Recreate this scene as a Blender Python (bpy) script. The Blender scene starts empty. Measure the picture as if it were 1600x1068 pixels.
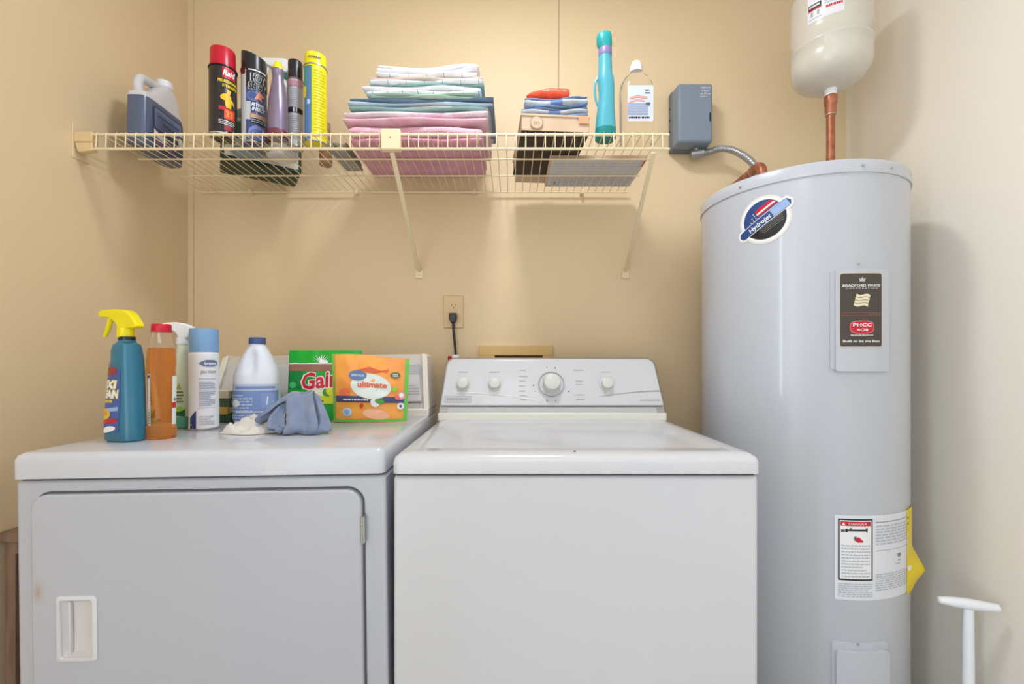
import bpy, math, random
from mathutils import Vector, Matrix, noise
random.seed(7)
S = bpy.context.scene
COL = S.collection
PI = math.pi
# ------------------------------------------------------------------ camera, light, exposure
F = 711.1            # focal length in pixels of the 1600 px wide frame
CZ = 1.09            # camera height
cam_d = bpy.data.cameras.new('camera'); cam_d.lens = 16.0; cam_d.sensor_width = 36.0
cam_d.shift_y = 33.0 / 1600.0; cam_d.clip_start = 0.02
cam = bpy.data.objects.new('camera', cam_d); COL.objects.link(cam)
cam.location = (0, 0, CZ); cam.rotation_euler = (PI / 2, 0, 0)
S.camera = cam
S.view_settings.view_transform = 'Standard'; S.view_settings.look = 'None'
S.view_settings.gamma = 1.0; S.view_settings.exposure = -0.1
S.view_settings.use_curve_mapping = False
W = bpy.data.worlds.new('world'); S.world = W; W.use_nodes = True
bg = W.node_tree.nodes['Background']; bg.inputs[0].default_value = (0.76, 0.86, 1.0, 1); bg.inputs[1].default_value = 1.0
def light(name, kind, loc, power, color, rot=(0, 0, 0), size=.1, size_y=None):
    d = bpy.data.lights.new(name, kind); d.energy = power; d.color = color
    if kind == 'AREA':
        d.shape = 'RECTANGLE'; d.size = size; d.size_y = size_y or size
    else:
        d.shadow_soft_size = size
    o = bpy.data.objects.new(name, d); COL.objects.link(o); o.location = loc; o.rotation_euler = rot
    return o
light('ceiling_lamp', 'POINT', (0.0, .85, 2.38), 1.4, (.86, .92, 1.0), size=.085)
light('ceiling_lamp_glow', 'AREA', (0.0, .85, 2.44), 11.0, (.86, .92, 1.0), size=.2)
light('added_fill_lamp', 'POINT', (0.0, -.55, 2.25), 4.6, (.86, .92, 1.0), size=.22)  # unseen fill, added to lift the upper walls evenly
light('doorway_daylight', 'AREA', (-1.2, -.62, 1.15), 50.0, (.72, .83, 1.0), rot=(0, math.radians(-90), math.radians(-36)), size=1.95, size_y=.8)

# ------------------------------------------------------------------ materials
def lin(c):
    return tuple(((v / 255) / 12.92 if v / 255 <= .04045 else ((v / 255 + .055) / 1.055) ** 2.4) for v in c) + (1,)
MC = {}
def mat(name, col, rough=.5, metal=0.0, bump=0.0, bscale=200, col2=None, nscale=8, trans=0.0, coat=0.0, alpha=1.0,
        ior=1.45, spec=.5, sss=0.0, stretch=None, sheen=0.0):
    if name in MC: return MC[name]
    m = bpy.data.materials.new(name); m.use_nodes = True
    nt = m.node_tree; b = nt.nodes['Principled BSDF']
    b.inputs['Base Color'].default_value = lin(col); b.inputs['Roughness'].default_value = rough
    b.inputs['Metallic'].default_value = metal; b.inputs['Transmission Weight'].default_value = trans
    b.inputs['Coat Weight'].default_value = coat; b.inputs['IOR'].default_value = ior
    b.inputs['Alpha'].default_value = alpha; b.inputs['Specular IOR Level'].default_value = spec
    b.inputs['Sheen Weight'].default_value = sheen
    if sss: b.inputs['Subsurface Weight'].default_value = sss; b.inputs['Subsurface Radius'].default_value = (.02, .02, .02); b.inputs['Subsurface Scale'].default_value = .3
    if bump or col2:
        tc = nt.nodes.new('ShaderNodeTexCoord'); mp = nt.nodes.new('ShaderNodeMapping')
        nt.links.new(tc.outputs['Object'], mp.inputs[0])
        if stretch: mp.inputs['Scale'].default_value = stretch
    if col2:
        n = nt.nodes.new('ShaderNodeTexNoise'); n.inputs['Scale'].default_value = nscale; n.inputs['Detail'].default_value = 4
        nt.links.new(mp.outputs[0], n.inputs['Vector'])
        r = nt.nodes.new('ShaderNodeValToRGB'); r.color_ramp.elements[0].position = .35; r.color_ramp.elements[1].position = .65
        r.color_ramp.elements[0].color = lin(col); r.color_ramp.elements[1].color = lin(col2)
        nt.links.new(n.outputs['Fac'], r.inputs[0]); nt.links.new(r.outputs[0], b.inputs['Base Color'])
    if bump:
        n = nt.nodes.new('ShaderNodeTexNoise'); n.inputs['Scale'].default_value = bscale; n.inputs['Detail'].default_value = 3
        nt.links.new(mp.outputs[0], n.inputs['Vector'])
        bp = nt.nodes.new('ShaderNodeBump'); bp.inputs['Strength'].default_value = bump; bp.inputs['Distance'].default_value = .002
        nt.links.new(n.outputs['Fac'], bp.inputs['Height']); nt.links.new(bp.outputs[0], b.inputs['Normal'])
    MC[name] = m; return m
def mat_check(name, base, line, px, wx, py=None, wy=None, axes=('X', 'Z'), rough=.9, off=0.0):
    """cloth with thin woven lines repeated every px metres along the first axis (and py along the second)"""
    if name in MC: return MC[name]
    m = mat(name, base, rough, bump=.6, bscale=350, sheen=.2)
    nt = m.node_tree; b = nt.nodes['Principled BSDF']
    tc = nt.nodes.new('ShaderNodeTexCoord'); sp = nt.nodes.new('ShaderNodeSeparateXYZ'); nt.links.new(tc.outputs['Object'], sp.inputs[0])
    outs = []
    for ax, p, w in ((axes[0], px, wx), (axes[1], py, wy)):
        if not p: continue
        a = nt.nodes.new('ShaderNodeMath'); a.operation = 'MULTIPLY_ADD'; a.inputs[1].default_value = 1 / p; a.inputs[2].default_value = 50 + off; nt.links.new(sp.outputs[ax], a.inputs[0])
        f = nt.nodes.new('ShaderNodeMath'); f.operation = 'FRACT'; nt.links.new(a.outputs[0], f.inputs[0])
        l = nt.nodes.new('ShaderNodeMath'); l.operation = 'LESS_THAN'; l.inputs[1].default_value = w / p; nt.links.new(f.outputs[0], l.inputs[0])
        outs.append(l.outputs[0])
    o = outs[0]
    if len(outs) > 1:
        mx = nt.nodes.new('ShaderNodeMath'); mx.operation = 'MAXIMUM'; nt.links.new(outs[0], mx.inputs[0]); nt.links.new(outs[1], mx.inputs[1]); o = mx.outputs[0]
    mix = nt.nodes.new('ShaderNodeMix'); mix.data_type = 'RGBA'; mix.inputs[6].default_value = lin(base); mix.inputs[7].default_value = lin(line)
    nt.links.new(o, mix.inputs[0]); nt.links.new(mix.outputs[2], b.inputs['Base Color'])
    return m
WALLC = (231, 206, 167)
WALL = mat('painted_wall', WALLC, .5, bump=.12, bscale=60, spec=.4)
CEIL = mat('ceiling_paint', (240, 236, 228), .9)
FLOOR = mat('floor_tile', (190, 182, 170), .5, col2=(170, 160, 146), nscale=5)
ENAMEL = mat('white_enamel', (208, 208, 211), .22, coat=.25)
ENAMEL_SHADE = mat('dryer_enamel_shaded', (185, 187, 195), .3, coat=.2)  # same enamel as the top, darkened for the less lit front
ENAMEL_LIT = mat('dryer_enamel_lit', (202, 204, 211), .22, coat=.25)  # lighter copy of the dryer's enamel for its better lit top
HANDLEM = mat('handle_plastic', (214, 213, 216), .35)
ENAMEL_C = mat('cream_plastic', (232, 228, 216), .35)
KNOBW = mat('knob_plastic', (212, 211, 206), .35)
GAP = mat('dark_gap', (70, 68, 68), .8)
GREYP = mat('grey_print', (168, 168, 170), .6)
GREYD = mat('grey_dark_print', (95, 95, 98), .6)
SILV = mat('silver_trim', (170, 168, 165), .35, metal=.6)
WIRE = mat('cream_vinyl_wire', (240, 221, 182), .4)
HEAT = mat('heater_enamel', (193, 196, 203), .27, coat=.35)
COPPER = mat('copper', (190, 122, 92), .42, metal=.6, col2=(150, 92, 68), nscale=30)
SOLDER = mat('solder', (190, 160, 140), .4, metal=.6)
STEEL = mat('galvanised_steel', (180, 182, 184), .35, metal=.8)
TANK = mat('tank_cream', (214, 208, 194), .25, coat=.3)
BOXG = mat('grey_box_paint', (128, 140, 154), .5, bump=.15, bscale=150)
BOXGD = mat('grey_box_side', (112, 118, 124), .6, bump=.3, bscale=120)
WHITE = mat('white_print', (240, 240, 240), .45)
WHITEP = mat('white_plastic', (238, 239, 242), .35, sss=.1)
BLACK = mat('black_print', (28, 26, 26), .4)
BLACKP = mat('black_plastic', (32, 32, 36), .3)
RED = mat('red_print', (200, 30, 48), .35)
REDP = mat('red_plastic', (196, 22, 48), .3)
YEL = mat('yellow_print', (244, 214, 28), .4)
YELP = mat('yellow_plastic', (244, 226, 20), .3, sss=.1)
ORG = mat('orange_print', (238, 138, 52), .4)
BLUEN = mat('navy_print', (44, 72, 128), .4)
BLUEL = mat('light_blue_print', (150, 178, 222), .4)
GREEN = mat('green_print', (26, 164, 52), .35)
LIME = mat('lime_print', (146, 206, 60), .4)
BROWND = mat('brown_label', (74, 66, 58), .35)
TXTG = mat('fine_print_grey', (186, 189, 196), .6)
TXTB = mat('fine_print_blue', (150, 165, 196), .6)

# ------------------------------------------------------------------ mesh tools
class MB:
    def __init__(s): s.v = []; s.f = []; s.m = []; s.mats = []
    def mi(s, m):
        if m not in s.mats: s.mats.append(m)
        return s.mats.index(m)
    def add(s, vs, fs, m=None):
        o = len(s.v); s.v += [tuple(p) for p in vs]; k = s.mi(m) if m else 0
        for f in fs: s.f.append(tuple(i + o for i in f)); s.m.append(k)
    def box(s, x0, x1, y0, y1, z0, z1, m=None, M=None):
        vs = [Vector((x, y, z)) for z in (z0, z1) for y in (y0, y1) for x in (x0, x1)]
        if M: vs = [M @ p for p in vs]
        s.add(vs, [(0, 2, 3, 1), (4, 5, 7, 6), (0, 1, 5, 4), (2, 6, 7, 3), (0, 4, 6, 2), (1, 3, 7, 5)], m)
    def rings(s, rs, m=None, cap=True, close=False):
        n = len(rs[0]); vs = [p for r in rs for p in r]; fs = []
        R = len(rs)
        for i in range(R if close else R - 1):
            a = i * n; b = ((i + 1) % R) * n
            for j in range(n):
                k = (j + 1) % n; fs.append((a + j, a + k, b + k, b + j))
        if cap and not close:
            fs.append(tuple(reversed(range(n)))); fs.append(tuple((R - 1) * n + j for j in range(n)))
        s.add(vs, fs, m)
    def lathe(s, prof, c=(0, 0, 0), seg=32, m=None, M=None, cap=True):
        rs = []
        for r, z in prof:
            ring = [Vector((c[0] + r * math.cos(2 * PI * j / seg), c[1] + r * math.sin(2 * PI * j / seg), c[2] + z)) for j in range(seg)]
            rs.append([M @ p for p in ring] if M else ring)
        s.rings(rs, m, cap)
    def loft(s, secs, seg=32, m=None, M=None):
        """secs: (z, hx, hy, cx, cy, exponent)"""
        rs = []
        for z, hx, hy, cx, cy, e in secs:
            ring = []
            for j in range(seg):
                t = 2 * PI * j / seg; c_, s_ = math.cos(t), math.sin(t)
                ring.append(Vector((cx + hx * math.copysign(abs(c_) ** (2 / e), c_), cy + hy * math.copysign(abs(s_) ** (2 / e), s_), z)))
            rs.append([M @ p for p in ring] if M else ring)
        s.rings(rs, m)
    def tube(s, pts, r, seg=8, m=None, cap=True):
        pts = [Vector(p) for p in pts]; rr = r if isinstance(r, (list, tuple)) else [r] * len(pts)
        rs = []; up = None
        for i, p in enumerate(pts):
            d = (pts[min(i + 1, len(pts) - 1)] - pts[max(i - 1, 0)]).normalized()
            if up is None: up = Vector((0, 0, 1)) if abs(d.z) < .9 else Vector((1, 0, 0))
            a = d.cross(up).normalized(); b = a.cross(d).normalized(); up = b
            rs.append([p + rr[i] * (math.cos(2 * PI * j / seg) * a + math.sin(2 * PI * j / seg) * b) for j in range(seg)])
        s.rings(rs, m, cap)
    def prism(s, poly, fn0, fn1, m=None):
        """poly in 2d, fn0 / fn1 map it to the two 3d faces"""
        n = len(poly)
        vs = [fn0(*p) for p in poly] + [fn1(*p) for p in poly]
        fs = [tuple(reversed(range(n))), tuple(range(n, 2 * n))] + [(i, (i + 1) % n, n + (i + 1) % n, n + i) for i in range(n)]
        s.add(vs, fs, m)
    def grid(s, fn, nu, nv, m=None):
        vs = [fn(i / nu, j / nv) for j in range(nv + 1) for i in range(nu + 1)]
        fs = [(j * (nu + 1) + i, j * (nu + 1) + i + 1, (j + 1) * (nu + 1) + i + 1, (j + 1) * (nu + 1) + i) for j in range(nv) for i in range(nu)]
        s.add(vs, fs, m)
    def build(s, name, m=None, parent=None, smooth=38, bevel=0, bseg=2, subsurf=0, solid=0, weld=False, label=None, recalc=True):
        me = bpy.data.meshes.new(name); me.from_pydata(s.v, [], s.f)
        if s.mats:
            for q in s.mats: me.materials.append(q)
            me.polygons.foreach_set('material_index', s.m)
        else: me.materials.append(m)
        if recalc:
            import bmesh
            bm = bmesh.new(); bm.from_mesh(me)
            if weld: bmesh.ops.remove_doubles(bm, verts=bm.verts, dist=1e-5)
            bmesh.ops.recalc_face_normals(bm, faces=bm.faces); bm.to_mesh(me); bm.free()
        if smooth:
            me.polygons.foreach_set('use_smooth', [True] * len(me.polygons)); me.set_sharp_from_angle(angle=math.radians(smooth))
        me.update()
        o = bpy.data.objects.new(name, me); COL.objects.link(o)
        if parent: o.parent = parent
        if solid: q = o.modifiers.new('t', 'SOLIDIFY'); q.thickness = solid; q.offset = 0
        if bevel:
            q = o.modifiers.new('b', 'BEVEL'); q.width = bevel; q.segments = bseg; q.limit_method = 'ANGLE'; q.angle_limit = math.radians(38)
        if subsurf: q = o.modifiers.new('s', 'SUBSURF'); q.levels = subsurf; q.render_levels = subsurf
        if label: o['label'] = label
        return o
def tag(o, label, cat, group=None):
    o['label'] = label; o['category'] = cat
    if group: o['group'] = group
    return o
def thing(name, label, cat, loc=(0, 0, 0), rz=0, group=None):
    o = bpy.data.objects.new(name, None); COL.objects.link(o); o.location = loc; o.rotation_euler = (0, 0, rz); o.empty_display_size = .05
    return tag(o, label, cat, group)
def struct(o): o['kind'] = 'structure'; return o
def rrect(w, h, r, n=6, cx=0, cy=0):
    out = []
    for sx, sy, a in ((1, 1, 0), (-1, 1, 90), (-1, -1, 180), (1, -1, 270)):
        for k in range(n + 1):
            t = math.radians(a + 90 * k / n); out.append((cx + sx * (w / 2 - r) + r * math.cos(t), cy + sy * (h / 2 - r) + r * math.sin(t)))
    return out

# ---- printing: flat marks laid on a surface; one mesh per label
def text_tris(txt, bold=0.0, res=2):
    c = bpy.data.curves.new('tmp', 'FONT'); c.body = txt; c.size = 1.0; c.resolution_u = res; c.offset = bold; c.align_x = 'CENTER'
    o = bpy.data.objects.new('tmp', c); COL.objects.link(o)
    dg = bpy.context.evaluated_depsgraph_get(); me = bpy.data.meshes.new_from_object(o.evaluated_get(dg))
    vs = [v.co.copy() for v in me.vertices]; fs = [tuple(p.vertices) for p in me.polygons]
    bpy.data.objects.remove(o); bpy.data.curves.remove(c); bpy.data.meshes.remove(me)
    return vs, fs
class Print:
    def __init__(s, fn, step=.0004, L=None): s.fn = fn; s.mb = MB(); s.step = step; s.L = L
    def put(s, P2, fs, m, layer):
        if not s.L:
            s.mb.add([s.fn(u, v, s.step * layer) for u, v in P2], fs, m); return
        P2 = [tuple(p) for p in P2]; tris = []
        for f in fs:
            for k in range(1, len(f) - 1): tris.append((f[0], f[k], f[k + 1]))
        cache = {}; out = []; L2 = s.L * s.L
        def mid(a, c):
            k = (min(a, c), max(a, c))
            if k not in cache: cache[k] = len(P2); P2.append(((P2[a][0] + P2[c][0]) / 2, (P2[a][1] + P2[c][1]) / 2))
            return cache[k]
        st = tris
        while st:
            a, b, c = st.pop()
            e = [abs(P2[p][0] - P2[q][0]) for p, q in ((a, b), (b, c), (c, a))]
            k = e.index(max(e))
            if e[k] <= s.L: out.append((a, b, c)); continue
            if k == 0: q = mid(a, b); st += [(a, q, c), (q, b, c)]
            elif k == 1: q = mid(b, c); st += [(a, b, q), (a, q, c)]
            else: q = mid(c, a); st += [(a, b, q), (q, b, c)]
        s.mb.add([s.fn(u, v, s.step * layer) for u, v in P2], out, m)
    def poly(s, pts, m, layer=1):
        s.put(pts, [tuple(range(len(pts)))], m, layer)
    def rect(s, u0, v0, u1, v1, m, layer=1, n=1, nv=1):
        s.mb.grid(lambda a, b: s.fn(u0 + (u1 - u0) * a, v0 + (v1 - v0) * b, s.step * layer), n, nv, m)
    def ell(s, cu, cv, ru, rv, m, layer=1, rot=0, n=20, e=2):
        P = [(cu, cv)]
        for k in range(n):
            t = 2 * PI * k / n; c_, s_ = math.cos(t), math.sin(t)
            x = ru * math.copysign(abs(c_) ** (2 / e), c_); y = rv * math.copysign(abs(s_) ** (2 / e), s_)
            P.append((cu + x * math.cos(rot) - y * math.sin(rot), cv + x * math.sin(rot) + y * math.cos(rot)))
        s.put(P, [(0, 1 + k, 1 + (k + 1) % n) for k in range(n)], m, layer)
    def rrect(s, cu, cv, w, h, r, m, layer=1, cols=10):
        # strips so that it can follow a curved surface
        half = w / 2; us = [-half + w * k / cols for k in range(cols + 1)] + [-half + r, half - r, -half + r * .3, half - r * .3]; us = sorted(us)
        def hh(u):
            d = max(0, abs(u) - (half - r)); return h / 2 - (r - math.sqrt(max(0, r * r - d * d)))
        for a, b in zip(us, us[1:]):
            if b - a < 1e-7: continue
            s.mb.add([s.fn(cu + a, cv - hh(a), s.step * layer), s.fn(cu + b, cv - hh(b), s.step * layer), s.fn(cu + b, cv + hh(b), s.step * layer), s.fn(cu + a, cv + hh(a), s.step * layer)], [(0, 1, 2, 3)], m)
    def text(s, txt, cu, cv, size, m, layer=2, rot=0, shear=0, bold=0, width=None, sx=1.0):
        vs, fs = text_tris(txt, bold)
        if not vs: return
        xs = [p.x for p in vs]; w = max(xs) - min(xs); cx = (max(xs) + min(xs)) / 2
        k = size * sx if width is None else width / w
        P = []
        for p in vs:
            x = (p.x - cx) * k; y = (p.y - .35) * size; x += shear * y
            P.append((cu + x * math.cos(rot) - y * math.sin(rot), cv + x * math.sin(rot) + y * math.cos(rot)))
        s.put(P, fs, m, layer)
    def lines(s, u0, v0, u1, v1, n, m, layer=2, fill=.45, seed=1, words=True, nu=1):
        """rows of unreadably small print"""
        r = random.Random(seed); dv = (v1 - v0) / n
        for i in range(n):
            v = v1 - dv * (i + .75); h = dv * fill; u = u0
            end = u1 - (r.random() * .35 * (u1 - u0) if r.random() < .3 else 0)
            while u < end:
                w = (u1 - u0) * (r.uniform(.05, .16) if words else 1); w = min(w, end - u)
                s.rect(u, v, u + w, v + h, m, layer, n=nu if not words else 1); u += w + (u1 - u0) * .022
    def build(s, name, parent, label=None): return s.mb.build(name, None, parent, smooth=0, recalc=False, label=label)
def cyl_map(R, phi, z0, c=(0, 0)):
    return lambda u, v, o: Vector((c[0] + (R + .0004 + o) * math.cos(phi + u / R), c[1] + (R + .0004 + o) * math.sin(phi + u / R), z0 + v))
def plane_map(org, ud, vd):
    org = Vector(org); ud = Vector(ud).normalized(); vd = Vector(vd).normalized(); n = ud.cross(vd)
    return lambda u, v, o: org + ud * u + vd * v + n * (o + .0004)
def at(px, py, Y): return Vector(((px - 800) * Y / F, Y, CZ + (567 - py) * Y / F))
def loft_map(secs):
    """u runs round the loft from its front (-y), v is the height"""
    def f(u, v, o):
        k = 0
        while k < len(secs) - 2 and secs[k + 1][0] < v: k += 1
        a, c = secs[k], secs[k + 1]; t = min(1, max(0, (v - a[0]) / (c[0] - a[0])))
        z, hx, hy, cx, cy, e = [p + (q - p) * t for p, q in zip(a, c)]
        t = -PI / 2 + u / hx; c_, s_ = math.cos(t), math.sin(t); o += .0004
        return Vector((cx + (hx + o) * math.copysign(abs(c_) ** (2 / e), c_), cy + (hy + o) * math.copysign(abs(s_) ** (2 / e), s_), v))
    return f
def face_cam(x, y): return math.atan2(-y, -x)   # direction from (x, y) to the camera

# ------------------------------------------------------------------ the room
XL, XR, YB, YF, ZC = -1.15, 1.19, 1.62, -1.15, 2.5
def slab(name, a, m): b = MB(); b.box(*a); return struct(b.build(name, m, smooth=0))
slab('wall_back', (XL - .1, XR + .1, YB, YB + .1, 0, ZC), WALL)
b = MB(); b.box(XL - .1, XL, -.15, YB, 0, ZC); b.box(XL - .1, XL, YF, -1.05, 0, ZC); b.box(XL - .1, XL, -1.05, -.15, 2.1, ZC); struct(b.build('wall_left', WALL, smooth=0))
b = MB(); b.box(XL - .1, .8, YF - .1, YF, 0, ZC); b.box(.8, XR + .1, YF - .1, YF, 2.1, ZC); struct(b.build('wall_front', CEIL, smooth=0))
slab('wall_right', (XR, XR + .1, YF, YB, 0, ZC), mat('wall_paint_brightened', (247, 238, 223), .5, bump=.12, bscale=60, spec=.5))  # paler than the other walls, in place of stronger light on it
slab('floor', (XL - .1, XR + .1, YF, YB + .1, -.1, 0), FLOOR)
slab('ceiling', (XL - .1, XR + .1, YF, YB + .1, ZC, ZC + .1), CEIL)
slab('trim_1', (XL, XL + .019, YB - .005, YB, 0, ZC), WALL)
slab('baseboard_back', (XL + .02, XR, YB - .012, YB, 0, .08), CEIL)
slab('baseboard_right', (XR - .012, XR, YF, YB - .014, 0, .08), CEIL)

# ------------------------------------------------------------------ washer
ZT = .92
washer = thing('washing_machine', 'white top-loading washing machine with four knobs, between dryer and water heater', 'washing machine', (.12, .845, 0))
wx = .343
b = MB(); b.box(-wx, wx, .008, .66, .03, .8795); b.build('body', ENAMEL, washer, bevel=.008)
b = MB(); b.box(-wx + .006, wx - .006, .014, .65, .8785, .885); b.build('seam', GAP, washer, smooth=0)
for sx in (-1, 1):
    for y in (.07, .6):
        b = MB(); b.lathe([(.02, 0), (.022, .006), (.01, .012), (.01, .031)], (sx * .29, y, 0), 12); b.build('foot', BLACKP, washer)
# the lid: rounded front rim, shallow pressed dish with sloping sides
b = MB()
def ringr(w0, w1, y0, y1, r, z): return [Vector((p[0], p[1], z)) for p in rrect(w1 - w0, y1 - y0, r, 5, (w0 + w1) / 2, (y0 + y1) / 2)]
rs = [ringr(-wx, wx, 0, .515, .012, .8845), ringr(-wx, wx, 0, .515, .012, .905), ringr(-wx + .003, wx - .003, .003, .515, .012, .914),
      ringr(-wx + .012, wx - .012, .012, .513, .014, .920), ringr(-wx + .045, wx - .045, .055, .505, .014, .922),
      ringr(-wx + .053, wx - .053, .062, .50, .014, .9145), ringr(-wx + .085, wx - .085, .09, .488, .02, .9135), ringr(-wx + .105, wx - .105, .105, .478, .05, .9075)]
b.rings(rs); b.build('lid', ENAMEL, washer, smooth=60)
b = MB(); b.lathe([(.0028, 0), (.0028, .001)], (.0, .026, .9213), 10); b.build('lid_bumper', GREYD, washer)
# console
def console(parent, w, y0, cx=0.0, zb=ZT, m_side=ENAMEL_C, side=SILV, drop=0, caps=False):
    ch = .187
    b = MB(); b.box(cx - w + .002, cx + w - .002, y0 - .004, y0 + .145, zb - .003, zb + .022); b.build('console_base', ENAMEL_C, parent, bevel=.004)
    # back shell, tapers to the top, rounded top corners
    def shell(grow, r, ytop, ybot, z0, z1):
        P = []
        hw0 = w - .001 + grow; hw1 = w - .015 + grow
        pts = [(-hw0, z0), (hw0, z0)]
        for k in range(7):
            t = PI / 2 * k / 6; pts.append((hw1 - r + r * math.cos(t), z1 - r + r * math.sin(t)))
        for k in range(7):
            t = PI / 2 + PI / 2 * k / 6; pts.append((-hw1 + r + r * math.cos(t), z1 - r + r * math.sin(t)))
        return pts
    zz0, zz1 = zb + .02, zb + ch
    yy = lambda z: y0 + .004 + (z - zz0) * .36
    pts = shell(0, .028, 0, 0, zz0, zz1)
    b = MB(); b.prism(pts, lambda x, z: Vector((cx + x, yy(z) + .004, z)), lambda x, z: Vector((cx + x, y0 + .145, z)))
    b.build('console_shell', side, parent, bevel=.004)
    if caps:
        for s_ in (-1, 1):
            b = MB(); q = [(s_ * (w - .001), zz0), (s_ * (w - .016), zz1 - .004), (s_ * (w - .028), zz1 + .0015), (s_ * (w - .034), zz1 + .0015), (s_ * (w - .019), zz0)]
            b.prism(q, lambda x, z: Vector((cx + x, yy(z) - .006, z)), lambda x, z: Vector((cx + x, y0 + .147, z))); b.build('end_cap', ENAMEL_C, parent, bevel=.003)
    pts = shell(-.006 if not caps else -.024, .026 if not caps else .010, 0, 0, zz0 + .022, zz1 - .004 - drop)
    b = MB(); b.prism(pts, lambda x, z: Vector((cx + x, yy(z) - .007, z)), lambda x, z: Vector((cx + x, yy(z) + .006, z)))
    b.build('console_panel', ENAMEL, parent, bevel=.005, bseg=3)
    b = MB(); b.prism([(-w + .03, zz0 + .002), (w - .03, zz0 + .002), (w - .032, zz0 + .018), (-w + .032, zz0 + .018)],
                      lambda x, z: Vector((cx + x, yy(z) - .001, z)), lambda x, z: Vector((cx + x, yy(z) + .006, z)))
    b.build('console_groove', mat('console_groove', (188, 190, 188), .4), parent)
    ny = Vector((0, .36, 1)).normalized()
    z_r = zb + .105
    org = Vector((cx, yy(z_r) - .0074, z_r))
    return org, ny
def knob(parent, org, vd, u, v, r, h, name='knob', ring=None):
    n = Vector((1, 0, 0)).cross(vd)
    c = org + Vector((u, 0, 0)) + vd * v
    M = Matrix.Translation(c) @ Matrix((Vector((1, 0, 0)), vd, n)).transposed().to_4x4()
    if ring:
        b = MB(); b.lathe([(ring, -.001), (ring, .0025), (ring - .003, .004), (ring - .006, .003), (0.001, .003)], seg=40, M=M); b.build('dial_skirt', ENAMEL, parent)
        b = MB(); b.lathe([(ring - .0035, .003), (ring - .0035, .0047), (ring - .0055, .0047), (ring - .0055, .003)], seg=40, M=M, cap=False); b.build('dial_ring', mat('dial_ring', (140, 138, 134), .4, metal=.3), parent)
    b = MB(); b.lathe([(r * 1.25, 0), (r * 1.22, .002), (r * 1.04, .0035), (r, .005), (r * .96, h * .8), (r * .9, h * .95), (r * .8, h), (.0005, h)], seg=32, M=M)
    k = b.build(name, KNOBW, parent)
    b = MB(); b.box(-.0012, .0012, r * .15, r * .75, h - .0005, h + .001, M=M); b.build('pointer', ENAMEL_C, k, smooth=0)
    return k
og, vd = console(washer, wx, .51)
WXC = .12
for px in (724, 773, 947):
    knob(washer, og, vd, (px - 800) * 1.39 / F - WXC, .0, .0175, .02)
ud0 = (861 - 800) * 1.39 / F - WXC
knob(washer, og, vd, ud0, 0, .0265, .034, 'cycle_dial', ring=.0425)
pm = plane_map(og, (1, 0, 0), vd)
P = Print(pm)
for k, (dx, dy, r, m) in enumerate([(-.012, .054, .0016, REDP), (.014, .053, .002, BLACK), (-.054, -.003, .002, BLACK), (.052, -.022, .002, BLACK), (-.014, -.05, .002, BLACK), (.012, -.05, .0016, BLACK), (-.05, -.022, .0014, GREYD)]):
    P.ell(ud0 + dx, dy, r, r, m, 1, n=10)
R_ = random.Random(3)
for sx, items in ((-1, [.046, .026, .012, -.004, -.02, -.034, -.047]), (1, [.046, .012, .0, -.032, -.046])):
    for v in items:
        L = R_.uniform(.018, .034); u0 = ud0 + sx * .085 - L / 2
        P.lines(u0, v - .003, u0 + L, v + .003, 1, GREYP, 1, fill=.35, seed=int(v * 900) + sx + 5)
for u in (-.149 - WXC, -.053 - WXC, .288 - WXC):
    P.lines(u - .016, .037, u + .016, .044, 1, GREYP, 1, fill=.3, seed=int(u * 900))
    for a in range(5):
        t = math.radians(20 + 35 * a); P.rect(u + .028 * math.cos(t) - .003, .002 + .026 * math.sin(t), u + .028 * math.cos(t) + .003, .0028 + .026 * math.sin(t), TXTG, 1)
P.build('panel_print', washer)['kind'] = 'stuff'
P = Print(pm)
P.rect(-.322, -.056, -.242, -.036, SILV, 1); P.rect(-.320, -.054, -.244, -.038, mat('badge_grey', (196, 196, 196), .4), 2)
P.lines(-.316, -.054, -.25, -.038, 1, GREYP, 3, fill=.5, seed=9)
P.build('brand_badge', washer, 'small grey badge')
P = Print(pm)
def curve_band(pts, th, m):
    for (a, va), (c, vc) in zip(pts, pts[1:]): P.mb.add([pm(a, va - th(a), .0006), pm(c, vc - th(c), .0006), pm(c, vc + th(c), .0006), pm(a, va + th(a), .0006)], [(0, 1, 2, 3)], m)
cv = [(-.30 + .27 * k / 12, -.024 - .030 * (k / 12) ** 2 * 1.0) for k in range(13)]
curve_band(cv, lambda u: .0012, WHITE)
P.build('sweep_line', washer); P = Print(pm)
cv = [(.14 + .19 * k / 12, -.038 + .018 * math.sin(PI / 2 * k / 12)) for k in range(13)]
curve_band(cv, lambda u: .0004 + .0012 * (u - .14) / .19, SILV)
P.build('sweep_line', washer); P = Print(pm); P.lines(.265, -.052, .325, -.046, 1, GREYP, 1, fill=.5, seed=4); P.build('model_print', washer)['kind'] = 'stuff'

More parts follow.
